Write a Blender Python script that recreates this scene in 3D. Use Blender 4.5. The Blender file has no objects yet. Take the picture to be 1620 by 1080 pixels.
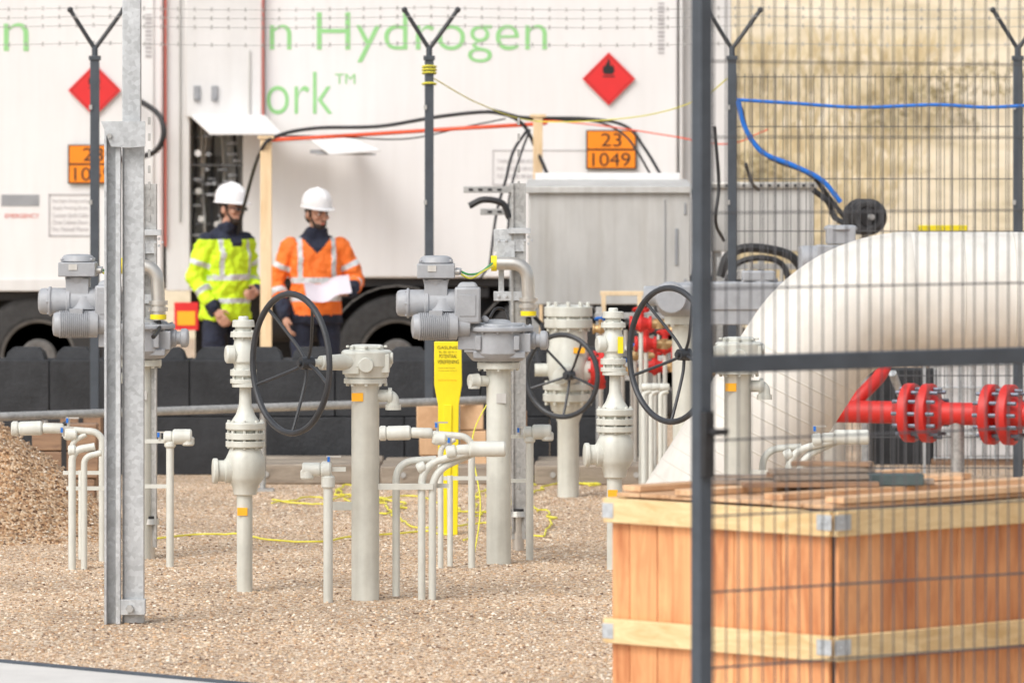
import bpy, math, random
import numpy as np
from mathutils import Vector, Matrix, noise
random.seed(7); np.random.seed(7)
SC=bpy.context.scene
COL=SC.collection
FOC=9000.0   # focal length in photo pixels (200 mm lens on 36 mm sensor, 1620 px)
EYE=2.17     # camera height in metres
HOR=232.0
# ------------------------------------------------------------------ materials
def newmat(name):
    m=bpy.data.materials.new(name); m.use_nodes=True
    nt=m.node_tree; b=nt.nodes['Principled BSDF']
    return m,nt,b
def mat(name,col,rough=.5,metal=0,ns=8,na=.12,bump=.0,bs=60,stretch=None,spec=.5,streak=0):
    m,nt,b=newmat(name); N=nt.nodes; L=nt.links
    tc=N.new('ShaderNodeTexCoord'); mp=N.new('ShaderNodeMapping'); L.new(tc.outputs['Object'],mp.inputs[0])
    if stretch: mp.inputs['Scale'].default_value=stretch
    n1=N.new('ShaderNodeTexNoise'); n1.inputs['Scale'].default_value=ns; n1.inputs['Detail'].default_value=6
    n1.inputs['Roughness'].default_value=.65
    L.new(mp.outputs[0],n1.inputs['Vector'])
    cr=N.new('ShaderNodeValToRGB'); cr.color_ramp.elements[0].position=.3; cr.color_ramp.elements[1].position=.7
    c=Vector(col)
    a=c*(1-na); d=c*(1+na)
    cr.color_ramp.elements[0].color=(a.x,a.y,a.z,1); cr.color_ramp.elements[1].color=(min(d.x,1),min(d.y,1),min(d.z,1),1)
    L.new(n1.outputs[0],cr.inputs[0])
    out=cr.outputs[0]
    if streak:
        mp2=N.new('ShaderNodeMapping'); mp2.inputs['Scale'].default_value=(6,6,.5); L.new(tc.outputs['Object'],mp2.inputs[0])
        n3=N.new('ShaderNodeTexNoise'); n3.inputs['Scale'].default_value=2.2; n3.inputs['Detail'].default_value=5
        L.new(mp2.outputs[0],n3.inputs['Vector'])
        r3=N.new('ShaderNodeValToRGB'); r3.color_ramp.elements[0].position=.42; r3.color_ramp.elements[1].position=.75
        L.new(n3.outputs[0],r3.inputs[0])
        mx=N.new('ShaderNodeMix'); mx.data_type='RGBA'; mx.blend_type='MULTIPLY'
        mu=N.new('ShaderNodeMath'); mu.operation='MULTIPLY'; mu.inputs[1].default_value=streak
        L.new(r3.outputs[0],mu.inputs[0]); L.new(mu.outputs[0],mx.inputs[0])
        L.new(out,mx.inputs[6]); mx.inputs[7].default_value=(.5,.45,.38,1); out=mx.outputs[2]
    L.new(out,b.inputs['Base Color'])
    b.inputs['Roughness'].default_value=rough; b.inputs['Metallic'].default_value=metal
    b.inputs['Specular IOR Level'].default_value=spec
    if bump:
        n2=N.new('ShaderNodeTexNoise'); n2.inputs['Scale'].default_value=bs; n2.inputs['Detail'].default_value=4
        L.new(mp.outputs[0],n2.inputs['Vector'])
        bp=N.new('ShaderNodeBump'); bp.inputs['Strength'].default_value=bump; bp.inputs['Distance'].default_value=.01
        L.new(n2.outputs[0],bp.inputs['Height']); L.new(bp.outputs[0],b.inputs['Normal'])
    return m
PEB=[(0,(.18,.11,.07)),(.07,(.42,.28,.18)),(.20,(.60,.44,.29)),(.38,(.74,.58,.42)),(.54,(.52,.34,.20)),(.62,(.80,.69,.55)),(.75,(.38,.29,.22)),(.83,(.86,.78,.67)),(.92,(.64,.43,.26))]
def ramp_set(cr,stops,interp='CONSTANT'):
    cr.color_ramp.interpolation=interp
    e=cr.color_ramp.elements
    while len(e)>1: e.remove(e[0])
    e[0].position=stops[0][0]; e[0].color=(*stops[0][1],1)
    for p,c in stops[1:]:
        x=e.new(p); x.color=(*c,1)
def gravel_mat(name,dark=(1,1,1),sc_=75):
    m,nt,b=newmat(name); N=nt.nodes; L=nt.links
    g=N.new('ShaderNodeNewGeometry')
    nz=N.new('ShaderNodeTexNoise'); nz.inputs['Scale'].default_value=30
    L.new(g.outputs['Position'],nz.inputs['Vector'])
    add=N.new('ShaderNodeVectorMath'); add.operation='MULTIPLY_ADD'; add.inputs[1].default_value=(.012,.012,.012)
    L.new(nz.outputs['Color'],add.inputs[0]); L.new(g.outputs['Position'],add.inputs[2])
    v=N.new('ShaderNodeTexVoronoi'); v.inputs['Scale'].default_value=sc_; L.new(add.outputs[0],v.inputs['Vector'])
    sep=N.new('ShaderNodeSeparateColor'); L.new(v.outputs['Color'],sep.inputs[0])
    cr=N.new('ShaderNodeValToRGB'); ramp_set(cr,PEB); L.new(sep.outputs[0],cr.inputs[0])
    nl=N.new('ShaderNodeTexNoise'); nl.inputs['Scale'].default_value=.9; nl.inputs['Detail'].default_value=6; L.new(g.outputs['Position'],nl.inputs['Vector'])
    mr=N.new('ShaderNodeMapRange'); mr.inputs['From Min'].default_value=.3; mr.inputs['From Max'].default_value=.7; mr.inputs['To Min'].default_value=.78; mr.inputs['To Max'].default_value=1.12
    L.new(nl.outputs[0],mr.inputs[0])
    sc=N.new('ShaderNodeVectorMath'); sc.operation='SCALE'; L.new(cr.outputs[0],sc.inputs[0]); L.new(mr.outputs[0],sc.inputs['Scale'])
    tn=N.new('ShaderNodeVectorMath'); tn.operation='MULTIPLY'; tn.inputs[1].default_value=dark; L.new(sc.outputs[0],tn.inputs[0])
    L.new(tn.outputs[0],b.inputs['Base Color'])
    b.inputs['Roughness'].default_value=.9
    inv=N.new('ShaderNodeMath'); inv.operation='SUBTRACT'; inv.inputs[0].default_value=1; L.new(v.outputs['Distance'],inv.inputs[1])
    bp=N.new('ShaderNodeBump'); bp.inputs['Strength'].default_value=.9; bp.inputs['Distance'].default_value=.008
    L.new(inv.outputs[0],bp.inputs['Height']); L.new(bp.outputs[0],b.inputs['Normal'])
    return m
def stone_mat(name='loose_stone',k=1.0):
    m,nt,b=newmat(name); N=nt.nodes; L=nt.links
    g=N.new('ShaderNodeNewGeometry'); cr=N.new('ShaderNodeValToRGB'); ramp_set(cr,[(p,tuple(x*k for x in c)) for p,c in PEB])
    L.new(g.outputs['Random Per Island'],cr.inputs[0]); L.new(cr.outputs[0],b.inputs['Base Color']); b.inputs['Roughness'].default_value=.85
    return m
def galv_mat(name,col=(.60,.62,.63)):
    m,nt,b=newmat(name); N=nt.nodes; L=nt.links
    tc=N.new('ShaderNodeTexCoord')
    v=N.new('ShaderNodeTexVoronoi'); v.inputs['Scale'].default_value=55; L.new(tc.outputs['Object'],v.inputs['Vector'])
    n=N.new('ShaderNodeTexNoise'); n.inputs['Scale'].default_value=6; n.inputs['Detail'].default_value=7; L.new(tc.outputs['Object'],n.inputs['Vector'])
    sep=N.new('ShaderNodeSeparateColor'); L.new(v.outputs['Color'],sep.inputs[0])
    ad=N.new('ShaderNodeMath'); ad.operation='MULTIPLY_ADD'; ad.inputs[1].default_value=.35; L.new(sep.outputs[0],ad.inputs[0]); L.new(n.outputs[0],ad.inputs[2])
    cr=N.new('ShaderNodeValToRGB'); cr.color_ramp.elements[0].position=.4; cr.color_ramp.elements[1].position=.95
    c=Vector(col); cr.color_ramp.elements[0].color=(*(c*.78),1); cr.color_ramp.elements[1].color=(*(c*1.2),1)
    L.new(ad.outputs[0],cr.inputs[0]); L.new(cr.outputs[0],b.inputs['Base Color'])
    b.inputs['Metallic'].default_value=.3; b.inputs['Roughness'].default_value=.5
    return m
def wood_mat(name,c0,c1,scale=(1,1,14),big=1.0,isl=0):
    m,nt,b=newmat(name); N=nt.nodes; L=nt.links
    tc=N.new('ShaderNodeTexCoord'); mp=N.new('ShaderNodeMapping'); mp.inputs['Scale'].default_value=scale; L.new(tc.outputs['Object'],mp.inputs[0])
    gi=N.new('ShaderNodeNewGeometry'); of=N.new('ShaderNodeVectorMath'); of.operation='SCALE'; of.inputs[0].default_value=(17,31,9); L.new(gi.outputs['Random Per Island'],of.inputs['Scale']); L.new(of.outputs[0],mp.inputs['Location'])
    n=N.new('ShaderNodeTexNoise'); n.inputs['Scale'].default_value=2.2*big; n.inputs['Detail'].default_value=8; n.inputs['Roughness'].default_value=.7; n.inputs['Distortion'].default_value=1.2
    L.new(mp.outputs[0],n.inputs['Vector'])
    n2=N.new('ShaderNodeTexNoise'); n2.inputs['Scale'].default_value=3; n2.inputs['Detail'].default_value=3; L.new(tc.outputs['Object'],n2.inputs['Vector'])
    ad=N.new('ShaderNodeMath'); ad.operation='MULTIPLY_ADD'; ad.inputs[1].default_value=.5; L.new(n2.outputs[0],ad.inputs[0]); L.new(n.outputs[0],ad.inputs[2])
    a2=N.new('ShaderNodeMath'); a2.operation='MULTIPLY_ADD'; a2.inputs[1].default_value=isl; L.new(gi.outputs['Random Per Island'],a2.inputs[0]); L.new(ad.outputs[0],a2.inputs[2])
    cr=N.new('ShaderNodeValToRGB'); cr.color_ramp.elements[0].position=.55+isl*.3; cr.color_ramp.elements[1].position=.95+isl*.7
    cr.color_ramp.elements[0].color=(*c0,1); cr.color_ramp.elements[1].color=(*c1,1)
    L.new(a2.outputs[0],cr.inputs[0]); L.new(cr.outputs[0],b.inputs['Base Color']); b.inputs['Roughness'].default_value=.7
    bp=N.new('ShaderNodeBump'); bp.inputs['Strength'].default_value=.25; bp.inputs['Distance'].default_value=.004; L.new(n.outputs[0],bp.inputs['Height']); L.new(bp.outputs[0],b.inputs['Normal'])
    return m
M={}
M['valve']=mat('cream_grey_paint',(.63,.64,.585),.42,ns=7,na=.10,bump=.08,bs=90,streak=.4)
M['leg']=mat('cream_riser_paint',(.65,.66,.61),.45,ns=9,na=.08,streak=.35)
M['act']=mat('grey_actuator_paint',(.37,.385,.41),.45,ns=12,na=.12,bump=.1,bs=120,streak=.2)
M['wheel']=mat('dark_grey_wheel_paint',(.038,.041,.047),.4,ns=10,na=.3)
M['fence']=mat('anthracite_powder_coat',(.060,.072,.088),.45,ns=10,na=.2)
M['wire']=mat('dark_fence_wire',(.085,.087,.095),.5)
M['galv']=galv_mat('galvanised_steel',(.52,.54,.555))
M['galv2']=galv_mat('galvanised_strut',(.42,.42,.41))
M['inox']=mat('stainless_steel',(.62,.60,.56),.34,metal=.75,ns=5,na=.12,bump=.05,bs=30)
M['cab']=mat('brushed_cabinet_steel',(.57,.565,.545),.5,metal=.15,ns=2.2,na=.14,streak=.35,stretch=(1,1,.5))
M['yellow']=mat('yellow_plastic',(.88,.72,.015),.4,na=.06)
M['tag']=mat('orange_tag',(.95,.46,.02),.5,na=.05)
M['black']=mat('black_rubber',(.022,.022,.024),.5,ns=20,na=.3)
M['block']=mat('black_block',(.030,.032,.036),.8,ns=3,na=.55,bump=.6,bs=40,streak=0)
M['slab']=wood_mat('weathered_sleeper',(.20,.165,.13),(.42,.36,.29),(1,9,9))
M['pave']=mat('pale_concrete',(.64,.62,.59),.8,ns=3,na=.1,bump=.2,bs=70)
M['white']=mat('white_trailer_panel',(.79,.785,.785),.38,ns=1.2,na=.025,streak=.08)
M['white2']=mat('off_white_door',(.70,.695,.69),.4,ns=2,na=.05,streak=.12)
M['dark']=mat('dark_chassis',(.022,.022,.025),.6,ns=6,na=.4)
M['tyre']=mat('tyre_rubber',(.035,.034,.034),.85,ns=20,na=.3,bump=.3)
M['wrim']=mat('dusty_wheel_rim',(.13,.125,.12),.6,ns=8,na=.3)
M['rim']=mat('plain_steel',(.34,.35,.37),.45,metal=.35)
M['red']=mat('red_pipe_paint',(.62,.028,.022),.48,ns=6,na=.14,streak=.25)
M['redsign']=mat('red_placard',(.72,.028,.03),.4,na=.04)
M['redline']=mat('red_trim',(.68,.13,.09),.5,na=.05)
M['orange']=mat('orange_plate',(.95,.27,.01),.4,na=.04)
M['ink']=mat('black_ink',(.015,.015,.015),.5)
M['greyink']=mat('grey_ink',(.42,.40,.41),.5)
M['green']=mat('green_lettering',(.30,.63,.26),.45,na=.05)
M['gcable']=mat('green_cable',(.06,.36,.12),.45)
M['blue']=mat('blue_hose',(.015,.16,.60),.4)
M['cord']=mat('yellow_cord',(.80,.74,.07),.5)
M['redhose']=mat('orange_red_strap',(.82,.10,.03),.5)
M['bigpipe']=mat('white_wrapped_pipe',(.72,.695,.645),.55,ns=3,na=.08,bump=.15,bs=25,streak=.25)
M['ply']=wood_mat('orange_brown_boards',(.44,.145,.05),(.86,.43,.19),(5,5,.7),isl=.12)
M['pine']=wood_mat('pine_batten',(.60,.39,.17),(.86,.66,.37),(2,2,9))
M['lid']=wood_mat('plywood_lid',(.48,.26,.13),(.82,.56,.34),(1,9,1),isl=.15)
M['timber']=wood_mat('brown_timber',(.17,.10,.065),(.40,.25,.15),(1,1,9))
M['greywood']=wood_mat('grey_weathered_board',(.10,.08,.065),(.36,.29,.23),(1,9,1),isl=.3)
M['prop']=wood_mat('pine_prop',(.70,.50,.28),(.88,.70,.47),(9,9,1))
M['grav']=gravel_mat('pebble_ground',(.98,.94,.90))
M['grav2']=gravel_mat('pebble_heap',(.84,.72,.60),70)
M['skin']=mat('skin',(.56,.31,.22),.5,ns=12,na=.08)
M['hair']=mat('dark_hair',(.03,.018,.013),.7)
M['helmet']=mat('white_helmet',(.84,.84,.85),.25,na=.02)
M['navy']=mat('navy_cloth',(.018,.023,.045),.85,ns=20,na=.25,bump=.3,bs=50)
M['hivis']=mat('fluorescent_yellow_cloth',(.64,.93,.02),.7,ns=9,na=.12,bump=.3,bs=40)
M['hivo']=mat('fluorescent_orange_cloth',(.98,.20,.025),.7,ns=9,na=.12,bump=.3,bs=40)
M['refl']=mat('silver_reflective_tape',(.60,.63,.65),.4,na=.06)
M['paper']=mat('paper',(.66,.60,.65),.7,na=.03)
M['glass']=mat('dark_goggles',(.05,.05,.06),.15)
# ------------------------------------------------------------------ mesh builder
def basis(d):
    d=Vector(d).normalized()
    u=Vector((0,0,1)) if abs(d.z)<.9 else Vector((1,0,0))
    a=d.cross(u).normalized(); b=d.cross(a).normalized()
    return d,a,b
class MB:
    def __init__(s): s.v=[]; s.f=[]
    def lathe(s,o,d,prof,n=24,ph=0):
        o=Vector(o); d,a,b=basis(d); k=len(s.v)
        for t,r in prof:
            r=max(r,1e-5)
            for i in range(n):
                an=2*math.pi*i/n+ph
                s.v.append(o+d*t+a*(r*math.cos(an))+b*(r*math.sin(an)))
        m=len(prof)
        for j in range(m-1):
            for i in range(n):
                i2=(i+1)%n
                s.f.append((k+j*n+i,k+j*n+i2,k+(j+1)*n+i2,k+(j+1)*n+i))
        s.f.append(tuple(k+i for i in reversed(range(n)))); s.f.append(tuple(k+(m-1)*n+i for i in range(n)))
        return s
    def cyl(s,p0,p1,r0,r1=None,n=20):
        p0=Vector(p0);p1=Vector(p1); r1=r0 if r1 is None else r1
        return s.lathe(p0,p1-p0,[(0,r0),((p1-p0).length,r1)],n)
    def box(s,c,sz,R=None,taper=1):
        c=Vector(c); k=len(s.v)
        for z in (-.5,.5):
            q=taper if z>0 else 1
            for x,y in ((-.5,-.5),(.5,-.5),(.5,.5),(-.5,.5)):
                p=Vector((x*sz[0]*q,y*sz[1]*q,z*sz[2]))
                if R is not None: p=R@p
                s.v.append(c+p)
        for f in ((3,2,1,0),(4,5,6,7),(0,1,5,4),(1,2,6,5),(2,3,7,6),(3,0,4,7)): s.f.append(tuple(k+i for i in f))
        return s
    def tube(s,pts,r,n=10):
        pts=[Vector(p) for p in pts]; k=len(s.v); m=len(pts)
        d0,a,b=basis(pts[1]-pts[0])
        for j,p in enumerate(pts):
            if j==0: t=pts[1]-pts[0]
            elif j==m-1: t=pts[-1]-pts[-2]
            else: t=pts[j+1]-pts[j-1]
            t.normalize(); a=(a-t*a.dot(t)).normalized(); b=t.cross(a)
            rr=r(j/(m-1)) if callable(r) else r
            for i in range(n):
                an=2*math.pi*i/n; s.v.append(p+a*(rr*math.cos(an))+b*(rr*math.sin(an)))
        for j in range(m-1):
            for i in range(n):
                i2=(i+1)%n; s.f.append((k+j*n+i,k+j*n+i2,k+(j+1)*n+i2,k+(j+1)*n+i))
        s.f.append(tuple(k+i for i in reversed(range(n)))); s.f.append(tuple(k+(m-1)*n+i for i in range(n)))
        return s
    def torus(s,c,d,R,r,n=48,m=10):
        c=Vector(c); d,a,b=basis(d); k=len(s.v)
        for i in range(n):
            an=2*math.pi*i/n; e=a*math.cos(an)+b*math.sin(an)
            for j in range(m):
                q=2*math.pi*j/m; s.v.append(c+e*(R+r*math.cos(q))+d*(r*math.sin(q)))
        for i in range(n):
            for j in range(m):
                i2=(i+1)%n;j2=(j+1)%m; s.f.append((k+i*m+j,k+i2*m+j,k+i2*m+j2,k+i*m+j2))
        return s
    def ell(s,c,r,n=16,m=10,R=None):
        c=Vector(c); k=len(s.v)
        for j in range(1,m):
            t=math.pi*j/m
            for i in range(n):
                an=2*math.pi*i/n; p=Vector((r[0]*math.sin(t)*math.cos(an),r[1]*math.sin(t)*math.sin(an),r[2]*math.cos(t)))
                if R is not None: p=R@p
                s.v.append(c+p)
        tp=Vector((0,0,r[2])); 
        if R is not None: tp=R@tp
        s.v.append(c+tp); s.v.append(c-tp); T=len(s.v)-2; B=T+1
        for j in range(m-2):
            for i in range(n):
                i2=(i+1)%n; s.f.append((k+j*n+i,k+(j+1)*n+i,k+(j+1)*n+i2,k+j*n+i2))
        for i in range(n):
            i2=(i+1)%n; s.f.append((T,k+i,k+i2)); s.f.append((B,k+(m-2)*n+i2,k+(m-2)*n+i))
        return s
    def cap(s,p0,p1,r0,r1=None,n=14):
        r1=r0 if r1 is None else r1
        s.cyl(p0,p1,r0,r1,n); s.ell(p0,(r0,)*3,n,8); s.ell(p1,(r1,)*3,n,8); return s
    def bolts(s,o,d,R,cnt,r,l,ph=0):
        o=Vector(o); d,a,b=basis(d)
        for i in range(cnt):
            an=2*math.pi*i/cnt+ph; p=o+(a*math.cos(an)+b*math.sin(an))*R
            s.cyl(p,p+d*l,r,r,6)
        return s
    def poly(s,pts,th,axis=Vector((0,1,0))):
        k=len(s.v); n=len(pts)
        for p in pts: s.v.append(Vector(p))
        for p in pts: s.v.append(Vector(p)+axis*th)
        s.f.append(tuple(k+i for i in range(n))); s.f.append(tuple(k+n+i for i in reversed(range(n))))
        for i in range(n):
            j=(i+1)%n; s.f.append((k+j,k+i,k+n+i,k+n+j))
        return s
def fil(pts,r,n=7):
    pts=[Vector(p) for p in pts]; out=[pts[0]]
    for i in range(1,len(pts)-1):
        p=pts[i]; a=pts[i-1]-p; b=pts[i+1]-p; k=min(r,a.length*.49,b.length*.49)
        A=p+a.normalized()*k; B=p+b.normalized()*k
        for j in range(n+1):
            t=j/n; out.append(A*(1-t)**2+p*2*t*(1-t)+B*t*t)
    out.append(pts[-1]); return out
def spline(pts,n=10):
    pts=[Vector(p) for p in pts]; P=[pts[0]*2-pts[1]]+pts+[pts[-1]*2-pts[-2]]; out=[]
    for i in range(1,len(P)-2):
        for j in range(n):
            t=j/n
            out.append(.5*((2*P[i])+(P[i+1]-P[i-1])*t+(2*P[i-1]-5*P[i]+4*P[i+1]-P[i+2])*t*t+(-P[i-1]+3*P[i]-3*P[i+1]+P[i+2])*t**3))
    out.append(pts[-1]); return out
def mk(name,mb,m,bevel=0,smooth=35):
    me=bpy.data.meshes.new(name); me.from_pydata([tuple(v) for v in mb.v],[],mb.f); me.validate()
    me.polygons.foreach_set('use_smooth',[True]*len(me.polygons)); me.set_sharp_from_angle(angle=math.radians(smooth))
    me.materials.append(m); o=bpy.data.objects.new(name,me); COL.objects.link(o)
    if bevel:
        b=o.modifiers.new('bevel','BEVEL'); b.width=bevel; b.segments=2; b.limit_method='ANGLE'; b.angle_limit=math.radians(40)
    return o
def tag(o,label,cat,group=None):
    o['label']=label; o['category']=cat
    if group: o['group']=group
class T:
    def __init__(s,name,cx,sc,label,cat,group=None,rz=0):
        s.cx=cx; s.s=sc
        s.root=bpy.data.objects.new(name,None); s.root.empty_display_size=.2
        COL.objects.link(s.root); s.root.location=((cx-810)/sc,FOC/sc,0); s.root.rotation_euler=(0,0,rz)
        tag(s.root,label,cat,group)
    def l(s,px,py,dy=0): return Vector(((px-s.cx)/s.s,dy,EYE-(py-HOR)/s.s))
    def add(s,name,mb,m,bevel=0,parent=None,label=None,smooth=35):
        o=mk(name,mb,m,bevel,smooth); o.parent=parent or s.root
        if label: o['label']=label
        return o
def W(px,py,sc): return Vector(((px-810)/sc,FOC/sc,EYE-(py-HOR)/sc))
def solo(name,mb,m,label,cat,group=None,bevel=0,smooth=35,kind=None):
    o=mk(name,mb,m,bevel,smooth)
    xs=np.array([tuple(v.co) for v in o.data.vertices]); c=Vector(((xs[:,0].min()+xs[:,0].max())/2,(xs[:,1].min()+xs[:,1].max())/2,xs[:,2].min()))
    o.data.transform(Matrix.Translation(-c)); o.location=c
    tag(o,label,cat,group)
    if kind: o['kind']=kind
    return o
def dup(root,loc,label=None,scale=1):
    n=root.copy(); COL.objects.link(n); n.location=loc; n.scale=(scale,)*3
    if label: n['label']=label
    def rec(a,b):
        for c in a.children:
            k=c.copy(); COL.objects.link(k); k.parent=b; rec(c,k)
    rec(root,n); return n
def text(s_,x0,x1,z0,z1,y,m,name='lettering',parent=None,off=0):
    cu=bpy.data.curves.new(name,'FONT'); cu.body=s_; cu.size=1; cu.extrude=0.0; cu.align_x='CENTER'; cu.offset=off
    o=bpy.data.objects.new(name,cu); COL.objects.link(o); bpy.context.view_layer.update()
    me=bpy.data.meshes.new_from_object(o.evaluated_get(bpy.context.evaluated_depsgraph_get()))
    bpy.data.objects.remove(o)
    co=np.array([tuple(v.co) for v in me.vertices]); mn=co.min(0); mx=co.max(0)
    for v in me.vertices:
        u=(v.co.x-mn[0])/(mx[0]-mn[0]); w=(v.co.y-mn[1])/(mx[1]-mn[1])
        v.co=Vector((x0+(x1-x0)*u,y,z0+(z1-z0)*w))
    me.materials.clear(); me.materials.append(m)
    o=bpy.data.objects.new(name,me); COL.objects.link(o)
    if parent: o.parent=parent
    return o
# ------------------------------------------------------------------ ground
g=MB(); S=400
g.v=[Vector((-S,-30,0)),Vector((S,-30,0)),Vector((S,S,0)),Vector((-S,S,0))]; g.f=[(0,1,2,3)]
gr=mk('ground',g,M['grav']); gr['kind']='structure'
pv=MB(); pv.poly([(-9,15,-.10),(1.9,15,-.10),(1.9,19.95,-.10),(-4.2,25.76,-.10),(-9,30.3,-.10)],.115,Vector((0,0,1)))
po=mk('pavement',pv,M['pave'],.008); po['kind']='structure'
kb=MB()
kb.tube([(-6.2,27.71,.006),(-4.2,25.80,.006),(-.959,22.71,.006),(1.9,19.99,.006)],.020,8)
solo('pavement_edging',kb,M['fence'],'thin dark edging strip along the pale concrete pavement','edging')
ico=[];ph=(1+5**.5)/2
for a,b in ((-1,ph),(1,ph),(-1,-ph),(1,-ph)): ico.append((a,b,0))
for a,b in ((-1,ph),(1,ph),(-1,-ph),(1,-ph)): ico.append((0,a,b))
for a,b in ((ph,-1),(ph,1),(-ph,-1),(-ph,1)): ico.append((a,0,b))
IV=np.array(ico)/1.9
IF=np.array([(0,11,5),(0,5,1),(0,1,7),(0,7,10),(0,10,11),(1,5,9),(5,11,4),(11,10,2),(10,7,6),(7,1,8),(3,9,4),(3,4,2),(3,2,6),(3,6,8),(3,8,9),(4,9,5),(2,4,11),(6,2,10),(8,6,7),(9,8,1)])
def stones(name,P,r0,r1,label,m):
    n=len(P); R=r0+(r1-r0)*np.random.rand(n,1,1)**2; sq=np.random.uniform(.6,1.3,(n,1,3)); sq[:,:,2]*=.65
    an=np.random.uniform(0,2*np.pi,n); c=np.cos(an);s=np.sin(an)
    v=IV[None]*sq*R*(1+np.random.uniform(-.18,.18,(n,12,1)))
    x=v[:,:,0]*c[:,None]-v[:,:,1]*s[:,None]; y=v[:,:,0]*s[:,None]+v[:,:,1]*c[:,None]; v[:,:,0]=x; v[:,:,1]=y
    v+=P[:,None,:]; F_=(IF[None]+(np.arange(n)*12)[:,None,None]).reshape(-1,3)
    me=bpy.data.meshes.new(name); me.from_pydata(v.reshape(-1,3).tolist(),[],F_.tolist()); me.materials.append(m)
    me.polygons.foreach_set('use_smooth',[True]*len(me.polygons))
    o=bpy.data.objects.new(name,me); COL.objects.link(o); o['kind']='stuff'; o['label']=label; o['category']='gravel'
    return o
n=60000
Y=22.4+14*np.random.rand(n)**1.3; X=(np.random.rand(n)-.5)*2*(Y*.094)
ok=~(Y<23.88-(X+2.145)*.953); X=X[ok];Y=Y[ok]
sm=stone_mat()
stones('gravel',np.stack([X,Y,np.full(len(X),.0015)],1),.0028,.0098,'loose tan and white pebbles spread over the ground',sm)
# gravel heap
hp=MB(); n=70; cx,cy=W(0,800,285).x-.15,FOC/285+.3; HS=[]
for j in range(n+1):
    for i in range(n+1):
        x=(i/n-.5)*2.7; y=(j/n-.5)*2.3; r=math.hypot(x/1.03,y/.95)
        z=.63*(math.cos(min(r,1)*math.pi)+1)/2+ (.035*noise.noise(Vector((x*5,y*5,0)))+.015*noise.noise(Vector((x*18,y*18,1))))*(1 if r<.97 else 0)
        if r>=1: z=-.03
        elif y<.3: HS.append((cx+x,cy+y,z))
        hp.v.append(Vector((x,y,z)))
for j in range(n):
    for i in range(n):
        k=j*(n+1)+i; hp.f.append((k,k+1,k+n+2,k+n+1))
o=mk('gravel_heap',hp,M['grav2'],smooth=180); o.location=(cx,cy,0); tag(o,'low heap of golden brown gravel piled on the ground','gravel heap')
o['kind']='stuff'
HS=np.array(HS); HS=np.repeat(HS,5,0); HS[:,:2]+=np.random.uniform(-.02,.02,(len(HS),2)); HS[:,2]+=np.random.uniform(-.004,.003,len(HS))
stones('heap_pebbles',HS,.003,.011,'loose pebbles lying over the gravel heap',stone_mat('heap_stone',.82))
# ------------------------------------------------------------------ dune
def dune_z(x,y):
    t=max(0,(y-64)/70); z=15*(1-math.exp(-t*1.9))
    z+=(1.0*noise.noise(Vector((x*.09,y*.06,3)))+.35*noise.noise(Vector((x*.4,y*.25,7))))*min(1,t*5)
    return z-.15
dn=MB(); nx,ny=150,90
for j in range(ny+1):
    for i in range(nx+1):
        x=-70+140*i/nx; y=62+110*(j/ny)**1.3; dn.v.append(Vector((x,y,dune_z(x,y))))
for j in range(ny):
    for i in range(nx):
        k=j*(nx+1)+i; dn.f.append((k,k+1,k+nx+2,k+nx+1))
dm,nt,b=newmat('dune_sand'); N=nt.nodes;L=nt.links
ge=N.new('ShaderNodeNewGeometry'); mp=N.new('ShaderNodeMapping'); mp.inputs['Scale'].default_value=(1,.6,2.2); L.new(ge.outputs['Position'],mp.inputs[0])
n1=N.new('ShaderNodeTexNoise'); n1.inputs['Scale'].default_value=.8; n1.inputs['Detail'].default_value=10; n1.inputs['Roughness'].default_value=.75; L.new(mp.outputs[0],n1.inputs['Vector'])
cr=N.new('ShaderNodeValToRGB'); ramp_set(cr,[(.34,(.44,.35,.22)),(.44,(.58,.48,.32)),(.54,(.68,.57,.41)),(.68,(.76,.67,.52))],'LINEAR'); L.new(n1.outputs[0],cr.inputs[0]); L.new(cr.outputs[0],b.inputs['Base Color']); b.inputs['Roughness'].default_value=.95
o=mk('dune',dn,dm,smooth=180); o['kind']='structure'
gv=[];gf=[]
for c in range(2600):
    y=66+random.random()**1.4*60; x=random.uniform(.02,.115)*y
    if noise.noise(Vector((x*.25,y*.12,5)))<.06: continue
    z=dune_z(x,y)
    for k in range(12):
        a=random.uniform(0,6.28); h=random.uniform(.15,.42); r=random.uniform(0,.35); bx=x+math.cos(a)*r;by=y+math.sin(a)*r
        q=len(gv); w=.016; gv+= [(bx-w,by,z),(bx+w,by,z),(bx+math.cos(a)*h*.5,by+math.sin(a)*h*.5,z+h)]; gf.append((q,q+1,q+2))
me=bpy.data.meshes.new('dune_grass'); me.from_pydata(gv,[],gf); me.materials.append(mat('dry_marram_grass',(.64,.54,.35),.8,ns=.3,na=.2)); o=bpy.data.objects.new('dune_grass',me); COL.objects.link(o); o['kind']='stuff'; o['label']='dry marram grass growing in tufts over the sand dune'; o['category']='grass'
M['shrub']=mat('straw_shrub',(.36,.30,.17),.9,ns=3,na=.35)
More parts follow.
